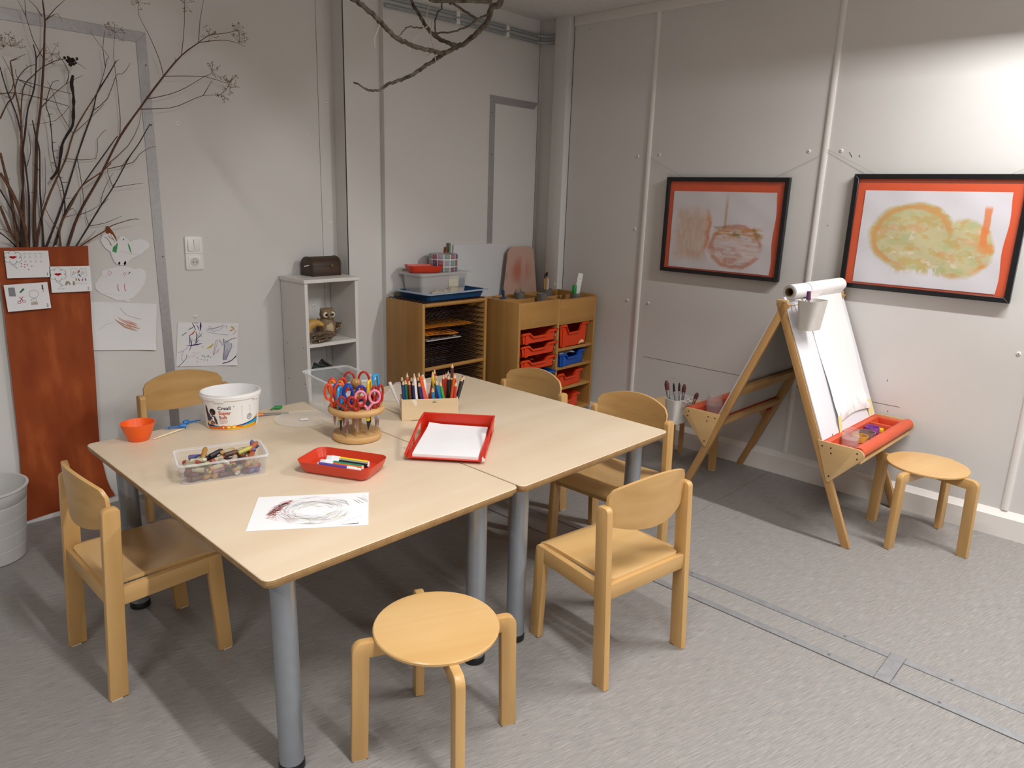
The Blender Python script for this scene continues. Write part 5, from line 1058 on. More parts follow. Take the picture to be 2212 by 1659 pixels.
pot((3.385, .938, .4035), .036, .026, '8A6E6C', '5E4448', 'grey brown paint pot between the yellow and the purple one')
pot((3.470, .945, .4035), .034, .030, '8E4FA0', '5B2A74', 'purple paint pot furthest along in the red tray')
yb = MB().prism(rrect(.036, .026, .004), 0, .018, r=.002); tag(yb.build('yellow_block', plain('bright_yellow', 'E8D01E', .4), loc=(3.520, .920, .4035), rz=.3), 'bright yellow piece beside the purple paint pot', 'paint block')

# ---------------------------------------------------------------- framed paintings on the right wall
FRB = plain('black_frame', '17171A', .35)
MATO = plain('orange_mount', 'DC4E08', .55, noise=.04, nscale=6)
def pic1(u, v, n):
    a = n(6, 4)-.5; b = n(14, 3, 3.)-.5; uu, vv = u+a*.10, v+b*.08
    left = uu.step(.02, .10)*uu.step(.40, .37)*vv.step(.06, .20)*vv.step(.86, .66)
    ex, ey = (uu-.66)*(1/.25), (vv-.32)*(1/.27); r = (ex*ex+ey*ey).sqrt()
    blob = r.step(1.04, .80); rg = r.step(1.10, .98)*r.step(.80, .94)
    streak = n(7, 4, 6., (5, 1)).step(.35, .62); hs = n(6, 4, 2., (1, 5)).step(.42, .60)
    band = vv.step(.40, .46)*vv.step(.60, .53)*uu.step(.40, .45)*uu.step(.92, .84)
    edge = uu.step(.34, .375)*uu.step(.405, .385)*vv.step(.2, .3)*vv.step(.84, .6)
    drip = (u-.545).abs().step(.02, .004)*vv.step(.48, .52)*v.step(1.02, .8)
    return 'D9D3D6', [(left*.42, 'D6B294'), (left*streak*.45, 'D2A47E'), (left*n(9, 3, 9.).step(.5, .7)*.35, 'C9A070'), (edge*.7, 'D07A40'), (blob*.22, 'D8B6A4'), (blob*hs*.45, 'D29E84'), (blob*n(8, 3, 4.).step(.52, .66)*.5, 'C06A50'), (rg*n(5, 3, 8.).step(.3, .5)*.75, 'C27A58'), (band*hs*.85, 'C98A34'), (band*n(10, 2, 1.).step(.58, .66)*.7, '7E7A2C'), (drip*.6, 'B98A50')]
def pic2(u, v, n):
    a = n(5, 4)-.5; b = n(13, 3, 3.)-.5; uu, vv = u+a*.07+b*.02, v+(n(5, 4, 7.)-.5)*.09+b*.03
    ex, ey = (uu-.38)*(1/.30), (vv-.52)*(1/.35); r = (ex*ex+ey*ey).sqrt(); b1 = r.step(1.08, .97)
    nx, ny = (uu-.74)*(1/.20), (vv-.42)*(1/.30); b2 = (nx*nx+ny*ny).sqrt().step(1.08, .90)
    low = uu.step(.24, .30)*uu.step(.84, .78)*vv.step(.10, .2)*vv.step(.5, .4)*n(9, 3, 5., (4, .8)).step(.42, .55)
    body = b1.mx(b2).mx(low); ring_ = r.step(1.0, .92)*r.step(.80, .87)*(vv-uu*.9).step(-.10, .05)
    hs = n(6, 4, 2., (1, 4)); fl_ = (u-.865+a*.05).abs().step(.030, .018)*v.step(.44, .5)*v.step(.88, .82)
    return 'DCD8DE', [(body*hs.step(.1, .38)*.92, 'C8BE8C'), (body*n(7, 4, 8.).step(.50, .64)*.55, 'AAB87E'), (body*n(9, 3, 4.).step(.50, .62)*.65, 'C4A858'), (body*n(11, 3, 1.).step(.60, .68)*.8, 'E2D2BC'), (body*n(8, 3, 6.).step(.54, .64)*.6, 'CF9C62'), (ring_*.85, 'D29A54'), (b2*uu.step(.80, .88)*n(6, 3, 3.).step(.4, .55)*.8, 'DD8A3C'), (fl_*.9, 'E0803A')]
def framed(y1, y0, z0, z1, fn, nm, lab, marg, tilt=0.):
    w_, h_ = y1-y0, z1-z0; cy, cz = (y0+y1)/2, (z0+z1)/2
    t = thing('framed_painting', (XR-.016, cy, cz), lab, 'framed picture', R_(-90))       # local x runs to the right as seen, local -y into the room
    f = MB(); k = .022
    P = [(-w_/2, -h_/2), (w_/2, -h_/2), (w_/2, h_/2), (-w_/2, h_/2)]; Q = [(x*(1-2*k/w_), z*(1-2*k/h_)) for x, z in P]
    for i in range(4): f.prism([P[i], P[(i+1) % 4], Q[(i+1) % 4], Q[i]], -.014, .012, 'xz', r=.0012, seg=1)
    f.build('frame', FRB, t)
    MB().box((-w_/2+.01, -.002, -h_/2+.01), (w_/2-.01, .006, h_/2-.01)).build('mount', MATO, t)
    l, r, b_, tp = marg
    g = MB().grid(24, 18, lambda u, v: (-w_/2+l+(w_-l-r)*u+.004*math.sin(v*11)*(1 if u > .98 else 0), -.0045-.0015*math.sin(u*17+v*9)*math.sin(v*8), -h_/2+b_+(h_-b_-tp)*v))
    g.build('painting', paint_mat(nm, fn, .75), t)
    MB().box((-w_/2+k-.002, -.0085, -h_/2+k-.002), (w_/2-k+.002, -.0075, h_/2-k+.002)).build('glass', clear('picture_glass', 'FFFFFF', .02, .04, .08), t)
    s_ = MB()
    for sx, ex_, ez in ((-1, -.40 if y1 < 1.3 else -.26, .125), (1, .40 if y1 < 1.3 else .44, .125)):
        s_.tube([(sx*w_*.36, .004, h_/2-.006), (ex_*w_*1.6 if False else sx*(w_*.36+.27), .010, h_/2+.125)], .0007, 4)
    s_.build('hanging_string', plain('thin_string', 'A8A29C', .7), t); return t
framed(2.268, 1.560, 1.025, 1.549, pic1, 'orange_bottle_painting', 'black framed orange and beige painting left of the easel top', (.050, .055, .030, .075))
framed(1.251, .545, 1.036, 1.566, pic2, 'green_face_painting', 'black framed green and yellow painting above the easel', (.058, .060, .032, .073))

# ---------------------------------------------------------------- branch hanging from the ceiling
LICH = plain('lichen_bark', '5A5146', .9, noise=.8, nscale=45, bump=1.); PALE = plain('pale_fibre', 'B9AE98', .8)
base = Vector((2.0, 2.0, ZC)); t = thing('hanging_branch', base, 'gnarled lichen covered branch hanging down from the ceiling', 'branch')
mb = MB()
def up_to_ceiling(p):
    p = Vector(p); return [(p.x+.03, p.y-.02, ZC), (p.x+.02, p.y-.01, (p.z+ZC)/2)]
for i, (pts, ra, rb) in enumerate(HB):
    pts = list(pts)
    if i == 0: pts = up_to_ceiling(pts[0])+pts
    if i == 1: pts = pts+[(pts[-1][0]-.08, pts[-1][1]-.02, pts[-1][2]+.08), (pts[-1][0]-.12, pts[-1][1]-.02, 2.2)]
    if i in (2, 4, 5): pts = pts+[(pts[-1][0]-.03, pts[-1][1], pts[-1][2]+.12)]
    q = resample(pts, 5); k = len(q); rr = []
    for j in range(k): rr.append((ra+(rb-ra)*j/(k-1))*.00088*(1+rng.uniform(-.10, .14)))
    lq = [(p[0]-base.x+rng.uniform(-.002, .002), p[1]-base.y, min(p[2]-base.z, 0)+(rng.uniform(-.002, .002) if 0 < j < k-1 else 0)) for j, p in enumerate(q)]
    mb.tube(lq, rr, 9)
    for j in range(2, k-1, 3):
        if rng.random() < .6: mb.ball(Vector(lq[j])+Vector((rng.uniform(-1, 1), rng.uniform(-1, 1), rng.uniform(-1, 1)))*rr[j]*.8, rr[j]*rng.uniform(.35, .6), 0, 6)
mb.build('branch', LICH, t)
for pts in HS: MB().tube([tuple(Vector(p)-base) for p in resample(pts, 4)], .0016, 5).build('dry_fibre', PALE, t)
# second bit of the same hanging greenery at the upper left
sm2 = MB().tube([tuple(p) for p in resample([(0, 0, .33), (.004, 0, .2), (.0, 0, .07), (.006, 0, .035), (.002, 0, 0)], 3)], [.006]*6+[.0035, .003, .0025, .002, .0015, .0012, .001], 6)
tag(sm2.build('dry_twig', LICH, loc=(1.405, 2.02, 2.15)), 'short dry twig tip dangling from the ceiling left of the branch', 'twig')

# ---------------------------------------------------------------- waste bin
BIN = plain('white_bin', 'CFCDCA', .45)
t = thing('waste_bin', (.478, 3.150, 0), 'white plastic waste bin at the left beside the paper trunk', 'bin')
b = MB(); H_ = .292; r0, r1 = .112, .147; pf_ = [(r0-.006, 0), (r0, .004)]
for i in range(1, 5):
    z = H_*i/5; r = r0+(r1-r0)*z/H_; pf_ += [(r, z-.0015), (r-.0012, z), (r+.0003, z+.0015)]
pf_ += [(r1, H_-.008), (r1+.005, H_-.006), (r1+.005, H_), (r1-.003, H_), (r0-.003, .006), (.001, .006)]
b.lathe(pf_, 44, close=False); b.build('bucket', BIN, t)
# ---------------------------------------------------------------- things on the tables
T = .5853
# --- bucket of modelling material (oval white pail with a printed sleeve)
BX, BY, BH = 1.120, 2.408, .128
BA = R_(-22)                      # direction the printed front faces is set by the angle of its middle
PAIL = plain('white_pail', 'EDEBE9', .32, spec=.45); 
t = thing('plastic_bucket', (BX, BY, T), 'open white plastic bucket with printed label and coloured swirl on the table', 'bucket', BA)
SXo, SYo = .99, .87
def R_at(z): return .0872+.0113*(z-.002)/(BH-.024)
b = MB(); b.lathe([(.084, 0), (.0872, .002), (.0985, BH-.022), (.101, BH-.020), (.1035, BH-.018), (.1045, BH-.008), (.1025, BH-.006), (.1015, BH-.0055), (.1015, BH), (.0985, BH), (.0965, BH-.006), (.0845, .004), (.001, .003)], 72, 0, SXo, SYo, close=False); b.build('body', PAIL, t)
for a in (-38, 62, 150, 245):
    q = MB()
    for i in range(6):
        aa = R_(a-9+18*i/6); ab = R_(a-9+18*(i+1)/6); r = .1038
        q.add([(r*SXo*math.cos(aa), r*SYo*math.sin(aa), BH-.024), (r*SXo*math.cos(ab), r*SYo*math.sin(ab), BH-.024), (r*1.012*SXo*math.cos(ab), r*1.012*SYo*math.sin(ab), BH-.014), (r*1.012*SXo*math.cos(aa), r*1.012*SYo*math.sin(aa), BH-.014)], [(0, 1, 2, 3)])
    q.build('rim_tab', PAIL, t)
TH0 = math.atan2(-BY, -BX)-BA-R_(6)      # angle of the label centre
def onp_(u, v, lift=.0004):
    r = R_at(v)+lift; a = TH0+u/.093; return (r*SXo*math.cos(a), r*SYo*math.sin(a), v)
def wrapped(poly_or_grid): pass
lb = MB(); LC = ['3C3A3C', 'C2521E', '7E7C80', '1F3F73', '2E9CC4', 'F0B41E', 'D96A22', 'F4F1EE', '3A2A2A', '7A4A38', '4A4650', 'C98A6A', 'EFC79A', '2B2540']
def band(fn0, fn1, u0, u1, m, lift, n_=40):
    vs, fs_ = [], []
    for i in range(n_+1):
        u = u0+(u1-u0)*i/n_; vs += [onp_(u, fn0(i/n_), lift), onp_(u, fn1(i/n_), lift)]
    lb.add(vs, [(2*i, 2*i+1, 2*i+3, 2*i+2) for i in range(n_)], m)
def sw(*k): return lambda s: sum(c*s**i for i, c in enumerate(k))
band(lambda s: .003, lambda s: .010-.002*s+.010*s*s, -.095, .115, 5, .0003)
band(lambda s: .004+.004*s, lambda s: .012+.000*s+.016*s*s, -.09, .112, 6, .0005)
band(lambda s: .012+.004*math.sin(2.2*s), lambda s: .024-.018*s*(1-s)*2.4+.012*s*s, -.095, .115, 3, .0007)
band(lambda s: .010+.007*s, lambda s: .012+.020*s*(.6+.4*s), .02, .115, 4, .0009)
band(lambda s: .006+.004*s, lambda s: .010+.006*s, .005, .10, 5, .0010)
band(lambda s: .016-.008*s, lambda s: .018-.004*s, -.03, .045, 6, .0010)
band(lambda s: .030+.006*s, lambda s: .034+.010*s, .095, .118, 5, .0008)
for i, u in enumerate((-.022, -.003, .015)):
    lb.add([onp_(u+.0085*math.cos(R_(a)), .012+.007*math.sin(R_(a)), .0013) for a in range(0, 360, 24)], [tuple(range(15))], 6 if i == 0 else 5)
    lb.add([onp_(u+.003*math.cos(R_(a)), .012+.0032*math.sin(R_(a)), .0015) for a in range(0, 360, 45)], [tuple(range(8))], 7)
fmL = lambda u, v: onp_(u, v, .0006)
put_text(lb, 'Creall', .0178, fmL, (-.036, .077), 0, bold=.0003)
put_text(lb, '\u00ae', .006, fmL, (.0155, .086), 0)
put_text(lb, 'Super', .0178, fmL, (-.035, .0595), 1, bold=.0004); put_text(lb, 'Soft', .0178, fmL, (-.035, .0425), 1, bold=.0004)
put_text(lb, 'Modelling', .0075, fmL, (-.035, .0338), 1); put_text(lb, 'material', .0075, fmL, (-.035, .0268), 1)
lb.ribbon([(.042, .084), (.074, .0835)], .0014, 2, fmL)
for i in range(10): lb.ribbon([(.042, .079-.0034*i), (.078-.001*(i % 3), .0788-.0034*i)], .0006, 2, fmL)
lb.ribbon([(.042, .041), (.052, .0409)], .0006, 2, fmL)
lb.ribbon([(.072+.0085*math.cos(R_(a)), .043+.0095*math.sin(R_(a))) for a in range(0, 361, 20)], .0018, 13, fmL)
for i in range(3): lb.ribbon([(.067, .040+.0035*i), (.077, .0405+.0035*i)], .0014, 13, fmL)
# printed picture: two people kneading dough
def blob(pts, m, l=.0006): lb.add([onp_(u, v, l) for u, v in pts], [tuple(range(len(pts)))], m)
blob([(-.089, .088), (-.084, .090), (-.080, .078), (-.079, .066), (-.085, .060), (-.090, .062)], 8); blob([(-.090, .062), (-.079, .066), (-.070, .054), (-.068, .040), (-.076, .032), (-.090, .034)], 10)
blob([(-.090, .034), (-.076, .034), (-.066, .030), (-.070, .022), (-.088, .022)], 11, .0008)
blob(circ(-.058, .068, .0125, 16)[:-1], 8, .0007); blob([(-.066, .066), (-.059, .067), (-.055, .058), (-.060, .052), (-.065, .057)], 9, .0009)
blob([(-.070, .046), (-.062, .053), (-.050, .053), (-.044, .040), (-.042, .024), (-.050, .022), (-.053, .036), (-.063, .036)], 10, .0008); blob([(-.062, .050), (-.055, .050), (-.054, .034), (-.062, .034)], 7, .0010)
blob([(-.072, .034), (-.058, .034), (-.052, .027), (-.060, .020), (-.072, .022)], 9, .0010); blob([(-.086, .030), (-.070, .031), (-.056, .024), (-.040, .024), (-.040, .020), (-.084, .018)], 12, .0011)
lab_o = lb.build('printed_label', [ink(c, .4) for c in LC], t)
# --- small bowls, clay tools
OB = plain('orange_bowl', 'F0601A', .3, spec=.5)
b = MB(); b.lathe([(.030, 0), (.032, .002), (.043, .028), (.053, .058), (.0535, .060), (.051, .060), (.041, .028), (.030, .004), (.001, .003)], 40, 0, 1.0, .97, close=False)
tag(b.build('plastic_bowl', OB, loc=(.815, 2.446, T)), 'bright orange plastic bowl at the back left corner of the table', 'bowl')
CB = plain('blue_clay_tool', '2E78C4', .35)
def ctool(p0, p1, lab, flip=False):
    p0, p1 = Vector(p0), Vector(p1); d = p1-p0; L = d.length; a = math.atan2(d.y, d.x); o = MB()
    o.tube([(0, 0, .006), (.012, 0, .006), (.015, 0, .006), (.018, 0, .006), (L*.5, 0, .007), (L*.72, 0, .006), (L*.74, 0, .0095), (L*.88, 0, .0095), (L, 0, .008)], [.002, .002, .006, .003, .0035, .0035, .0085, .0095, .0075], 12)
    tag(o.build('clay_tool', CB, loc=(p0.x, p0.y, T+.0012), rz=a), lab, 'clay tool', 'small blue clay tools')
ctool((.915, 2.492, 0), (.978, 2.462, 0), 'blue clay tool nearest the orange bowl, beside the pale stick'); ctool((1.045, 2.502, 0), (.985, 2.500, 0), 'blue clay tool at the back table edge, closer to the bucket')
o = MB().tube([(0, 0, .0035), (.03, 0, .005), (.10, 0, .006), (.128, 0, .004)], [.0018, .004, .0042, .0022], 8, M=Matrix.Scale(.8, 4, (0, 0, 1)))
tag(o.build('wooden_stick', plain('pale_stick', 'E3D3B4', .6), loc=(.848, 2.412, T), rz=R_(20)), 'pale wooden modelling stick lying beside the orange bowl', 'stick')
gt = MB().tube([(-.022, 0, .004), (-.006, .002, .006), (.002, 0, .006), (.012, -.006, .006), (.024, -.004, .005)], [.002, .0035, .008, .0075, .006], 10)
tag(gt.build('clay_tool', plain('green_clay_tool', '1C8A3E', .4), loc=(1.322, 2.470, T+.002), rz=.2), 'small green clay tool at the back edge behind the scissors', 'clay tool')
# --- scissors
BLD = plain('steel_blade', 'C6C7CA', .2, metal=.95)
def scissors(p, rz, hc, lab, h=.075, w=.05, blade=.075, style='round', bc=None, lie=None, open_=1., zt=None):
    """stands point down in the hole of the stand at p; handles above, blades below"""
    m = plain('handle_'+hc, hc, .3, spec=.5); t = thing('scissors', p, lab, 'scissors', rz, 'scissors in the wooden stand' if lie is None else None)
    if lie is not None: t.rotation_euler = lie
    if style == 'side':                                   # one long closed loop seen edge on
        pts = [(0, 0, .004), (-.012, 0, .02), (-.017, 0, .04), (-.012, 0, h-.006), (0, 0, h), (.012, 0, h-.006), (.017, 0, .04), (.012, 0, .02), (0, 0, .004)]
        MB().tube(resample(pts, 4), .0050, 8).build('handle', m, t)
    else:
        for s_ in (-1, 1):
            cx, cz, rx, rz_ = s_*w*.29, h*.66, w*.22, h*.32
            pts = [(cx+rx*math.cos(R_(a))*(1 if style == 'round' else .92), 0, cz+rz_*math.sin(R_(a))) for a in range(0, 361, 24)]
            hb = MB().tube(pts, .0042, 8); hb.tube([(cx*.75, 0, cz-rz_*.95), (s_*.005, 0, h*.16), (s_*.002, 0, 0)], [.0045, .0055, .0045], 8); hb.build('handle', m, t)
    bm_ = BLD if bc is None else plain('blade_'+bc, bc, .35)
    for s_ in (-1, 1):
        w_ = .0055 if bc is None else .010
        bb = MB().prism([(s_*.001-w_*.8, .012 if bc is None or style == 'side' else .034), (s_*.001+w_*.8, .012 if bc is None or style == 'side' else .034), (s_*.001+w_, -blade*.55), (s_*.001, -blade), (s_*.001-w_*.4, -blade*.6)], s_*.0012-.001, s_*.0012+.001, 'xz'); bb.build('blade', bm_, t)
    if bc: MB().tube([(0, -.004, -.030), (0, .004, -.030)], .0075, 14).build('pivot', plain('yellow_pivot', 'E4C423', .4), t)
    return t
SX, SY = 1.366, 1.994; ZT = .7025
STW = wood('stand_pine', 'D3AE78', 'BF935C', axis=0, rough=.5, scale=.9)
t = thing('scissor_stand', (SX, SY, T), 'round wooden scissor stand with two discs and a knob on top', 'stand')
MB().lathe([(.076, 0), (.082, .003), (.084, .010), (.084, .016), (.081, .022), (.075, .023)], 56).build('base', STW, t)
hole = MB(); z0, z1 = .0965, .117
hole.lathe([(.092, z0), (.096, z0+.005), (.0965, z0+.012), (.093, z1-.002), (.089, z1)], 56); tp_ = hole.build('top_disc', STW, t)
hl = MB()
HOLES = []
for r_, n_, o_ in ((.076, 11, 5), (.044, 6, 20)):
    for k in range(n_): HOLES.append((r_, R_(o_+360*k/n_)))
for r_, a in HOLES: hl.tube([(r_*math.cos(a), r_*math.sin(a), z1), (r_*math.cos(a), r_*math.sin(a), z1+.0004)], .008, 12)
hl.build('hole', plain('drilled_hole', '6A4A2C', .8), t)
MB().lathe([(.0175, .022), (.0165, .03), (.0165, .0975)], 24).build('lower_post', STW, t)
MB().lathe([(.0125, z1), (.0125, z1+.052), (.009, z1+.056), (.013, z1+.062), (.0185, z1+.073), (.0185, z1+.082), (.013, z1+.090), (.004, z1+.093)], 24).build('knob_post', wood('knob_wood', 'B98B58', 'A0703E', axis=2, rough=.25, scale=.8), t)
vd = math.atan2(-SY, -SX)             # direction towards the viewer
def sp(r, deg, z=ZT): a = vd+R_(deg); return (SX+r*math.cos(a), SY+r*math.sin(a), z)
face = vd+math.pi/2                    # handles spread across the view
scissors(sp(.078, -72), face+.1, 'E2491C', 'orange red scissors at the far left of the stand', .082, .056)
scissors(sp(.064, -88), face-.4, 'F07A1E', 'orange scissors half hidden behind the orange red pair', .088, .05)
scissors(sp(.074, -46), face+1.2, '1E8FD0', 'light blue scissors seen edge on at the left of the stand', .075, .05, style='side', bc='17171A')
scissors(sp(.050, -62), face-.1, '2656B0', 'dark blue round handled scissors just right of the edge-on light blue pair', .083, .06)
scissors(sp(.080, -24), face-.15, 'A52A18', 'small dark red scissors at the front, left of the other small red pair', .050, .052, blade=.085)
scissors(sp(.079, 0), face+.1, 'A92818', 'small dark red scissors at the front, between the yellow tip and the black blade', .050, .052)
scissors(sp(.040, -8), face+.05, '2A3A9C', 'royal blue angular scissors in the middle of the stand', .078, .075, style='angular')
scissors(sp(.052, 0), face+1.35, 'E6B01C', 'yellow scissors low in the middle of the stand', .046, .03, style='side', bc='D9A51E', blade=.07)
scissors(sp(.078, 28), face+.12, 'E58AA6', 'pink scissors with black zigzag blades at the front right', .068, .080, blade=.070, bc='1A1A1C')
scissors(sp(.050, 62), face+1.2, 'E9B51F', 'tall yellow scissors to the right of the wooden knob', .088, .04, style='side')
scissors(sp(.066, 98), face+.9, '2093D6', 'big light blue scissors behind the tall yellow pair', .100, .065, style='side')
scissors(sp(.076, 68), face+.6, 'A32A1A', 'dark red scissors at the right rim of the stand', .075, .045)
scissors(sp(.081, 50), face+.3, 'B02C1C', 'small dark red scissors partly behind the pink handles', .055, .050)
scissors(sp(.070, -118), face+.1, 'D03A20', 'bright red scissors at the back left of the knob', .088, .06)
scissors(sp(.072, 178), face, 'B02A1E', 'dark red scissors straight behind the wooden knob', .100, .085)
# loose scissors behind the bucket
ls = thing('scissors', (1.247, 2.432, T+.006), 'orange handled scissors lying on the table behind the bucket', 'scissors', R_(-30))
OH = plain('handle_F07A1E', 'F07A1E', .3)
for s_ in (-1, 1):
    MB().tube([(-.045+.020*math.cos(R_(a)), s_*.016+.012*math.sin(R_(a)), 0) for a in range(0, 361, 30)], .004, 8).build('handle', OH, ls)
    MB().prism([(-.030, s_*.012-.004), (-.026, s_*.012+.004), (.01, .004*s_+.004), (.095, s_*.001), (.01, .004*s_-.004)], -.0012+.0012*s_, .0012+.0012*s_, 'xy').build('blade', BLD, ls)
    MB().tube([(-.028, s_*.011, 0), (.004, s_*.003, 0)], .0042, 8).build('shank', OH, ls)
# --- round clear lid with a sticker
CLR = clear('clear_plastic', 'E2E2E6', .07, .15); CLL = clear('clear_lid', 'F2F0EE', .17, .25)
t = thing('clear_disc', (1.338, 2.296, T), 'round clear plastic lid with a small white sticker, left of the scissor stand', 'lid')
MB().lathe([(.101, 0), (.1025, .002), (.1025, .004), (.099, .005), (.097, .003), (.001, .003)], 60, close=False).build('lid', CLL, t)
st_ = MB().box((-.015, -.010, 0), (.015, .010, .0006)); st_.build('sticker', PAPER, t, loc=(-.004, -.014, .0036), rz=R_(-18))
# --- clear box of crayons
CC = Vector((.884, 1.990, T)); ca = R_(-17.5)
t = thing('crayon_box', CC, 'clear plastic box full of wax crayon stubs on the left table', 'box', ca)
b = MB(); tub(b, .242, .146, .058, .228, .128, .0018, .016, .003, rimh=.003); b.build('box', CLR, t)
RIMC = clear('clear_rim', 'F4F4F6', .38, .15)
b = MB(); loft(b, [ring(.2425, .1465, .016, .056), ring(.250, .154, .018, .057), ring(.250, .154, .018, .062), ring(.240, .144, .015, .0622)], 0, False, False); b.build('rim', RIMC, t)
for s_ in (-1, 1):
    c = MB().prism([(0, -.022), (.014, -.018), (.016, .018), (0, .022), (0, .014), (.009, .011), (.009, -.011), (0, -.014)], .030, .056, 'xy', r=.001, M=Matrix.Scale(s_, 4, (1, 0, 0)))
    c.v = [(x+s_*.119, y, z) for x, y, z in c.v]; c.build('clip', CLR, t)
CRC = [('964334', 'brick red'), ('2D3F69', 'dark blue'), ('A07434', 'ochre yellow'), ('2B6040', 'green'), ('B0864D', 'light orange'), ('602B29', 'maroon'), ('98927B', 'grey beige'), ('B4AB58', 'yellow'), ('A8562F', 'orange'), ('302A2E', 'black'), ('695E8D', 'violet'), ('BDB8AA', 'white'), ('583E2F', 'brown'), ('A26976', 'pink')]
WRAP = plain('crayon_wrapper', 'A99D82', .7)
protos = {}
def crayon(i, loc, rot, L):
    c, nm = CRC[i]
    if i not in protos:
        t = thing('wax_crayon', (0, 0, 0), nm+' wax crayon stub in the clear box', 'crayon', group=nm+' crayon stubs in the clear box')
        MB().tube([(0, 0, 0), (.002, 0, 0), (.034, 0, 0), (.042, 0, 0)], [.0062, .0073, .0073, .004], 10).build('wax', plain('wax_'+c, c, .5, noise=.08, nscale=50), t)
        if i in (3, 6, 11, 4, 0): MB().tube([(.010, 0, 0), (.033, 0, 0)], .0077, 10, cap=False).build('wrapper', WRAP, t)
        protos[i] = t; o = t
    else: o = copy_tree(protos[i])
    o.location = loc; o.rotation_euler = rot; o.scale = (L, 1, 1)
MC = TRS(CC, rz=ca)
k = 0
for layer in range(4):
    for j in range(15):
        x = -.096+.0128*j*1.07+rng.uniform(-.006, .006); y = rng.uniform(-.040, .040) if j % 2 else (-.046+rng.uniform(0, .012) if layer < 3 else rng.uniform(-.02, .03))
        a = rng.choice((.3, -.5, 1.0, .7, 1.4, -1.1))+rng.uniform(-.25, .25); L = rng.uniform(.9, 1.35)
        x = max(-.090, min(.090, x)); ex = abs(math.cos(a))*.042*L
        p = Vector((x-math.cos(a)*.021*L, y-math.sin(a)*.021*L, 0)); q = p+Vector((math.cos(a), math.sin(a), 0))*.042*L
        for v in (p, q):
            pass
        sh = max(0, -.103-min(p.x, q.x))-max(0, max(p.x, q.x)-.103); shy = max(0, -.054-min(p.y, q.y))-max(0, max(p.y, q.y)-.054)
        p.x += sh; p.y += shy
        z = .0095+.0108*layer+rng.uniform(0, .002)
        crayon(rng.choice((0, 0, 1, 2, 3, 4, 4, 5, 5, 6, 6, 7, 8, 9, 9, 10, 11, 12, 12, 13)), MC @ Vector((p.x, p.y, z)), (0, rng.uniform(-.10, .04) if layer else 0, ca+a), L)
for i, x, y, z, a, el in ((2, -.052, -.008, .052, 1.2, .5), (8, .078, .010, .052, .7, .35), (7, .048, .0, .052, .35, .2), (9, -.03, .01, .050, .5, .2), (12, .01, .004, .050, .1, .1), (10, .094, .012, .048, 1.5, .5), (0, .03, .012, .05, .3, .1), (1, .07, .03, .05, .2, .1), (11, -.085, -.01, .05, -.1, 0), (4, .0, .02, .052, .2, .1)):
    crayon(i, MC @ Vector((x, y, z)), (0, -el, ca+a), 1.05)
# --- red dish with felt pens
DC = Vector((1.152, 1.762, T)); da = R_(-63.5)
dsh = dish('plastic_dish', DC, da, .243, .146, .040, 'red plastic dish of felt pens on the table, in front of the scissor stand')
MD = TRS(DC, rz=da)
MB().prism(rrect(.198, .102, .014), .001, .017).build('raised_floor', RED, dsh)
CAPW = plain('pen_cap_white', 'EEF0F2', .3)
for i, (c, nm, y) in enumerate((('E8D21F', 'yellow', .036), ('9C9C98', 'grey', .0235), ('1A1A1C', 'black', .011), ('1F8A6E', 'green', -.0015), ('E06A1E', 'orange', -.014), ('5B4FA8', 'purple', -.0265))):
    t = thing('felt_pen', MD @ Vector((-.070, y, .0235)), nm+' felt pen with a white cap in the red dish', 'felt pen', da, 'felt pens in the red dish')
    fl_ = nm == 'purple'; X = (lambda v: .143-v) if fl_ else (lambda v: v)
    off = .006*(i % 3)-.006
    MB().tube([(X(.046)+off, 0, 0), (X(.142)+off, 0, 0)], .0052, 12).build('barrel', plain('pen_'+c, c, .35), t)
    MB().tube([(X(.143)+off, 0, 0), (X(.147)+off, 0, 0)], .0035, 10).build('end_plug', CAPW, t)
    MB().tube([(X(0.002)+off, 0, 0), (X(.006)+off, 0, 0), (X(.018)+off, 0, 0), (X(.019)+off, 0, 0), (X(.047)+off, 0, 0)], [.003, .0042, .0046, .0060, .0060], 12).build('cap', CAPW, t)
# --- pencil box
PC = Vector((1.708, 2.016, T)); pa = R_(-34.4)
BIRCH = wood('birch_box', 'E6D0AC', 'DABF96', axis=0, rough=.55, scale=.5)
t = thing('pencil_box', PC, 'pale wooden open box full of colouring pencils, marked with a small green smudge', 'box', pa)
bw, bd_, bh, bt = .212, .086, .082, .005
for lo, hi in (((-bw/2, -bd_/2, 0), (bw/2, -bd_/2+bt, bh)), ((-bw/2, bd_/2-bt, 0), (bw/2, bd_/2, bh)), ((-bw/2, -bd_/2+bt, 0), (-bw/2+bt, bd_/2-bt, bh)), ((bw/2-bt, -bd_/2+bt, 0), (bw/2, bd_/2-bt, bh))):
    MB().box(lo, hi, r=.0008, seg=1).build('side_panel', BIRCH, t)
MB().box((-bw/2+bt, -bd_/2+bt, 0), (bw/2-bt, bd_/2-bt, bt)).build('bottom', BIRCH, t)
sm3 = MB(); fB = lambda u, v: (u, -bd_/2-.0004, v)
sm3.poly(circ(.016, .070, .010, 12, .22)[:-1], 0, fB); sm3.ribbon([(.016, .072), (.0165, .080)], .0016, 0, fB, True); sm3.poly([(-.052, .0815), (-.070, .0815), (-.055, .055), (-.048, .064), (-.050, .075)], 1, fB); sm3.poly([(-.07, .001), (-.035, .001), (-.035, .0035), (-.07, .003)], 2, fB)
sm3.build('smudge', [plain('smudge_green', '6F7B60', .8), plain('peeled_patch', 'EFE2CC', .8), plain('green_rest', '5E8A62', .8)], t)
TIPW = plain('pencil_wood', 'D8B48C', .7)
MP = TRS(PC, rz=pa)
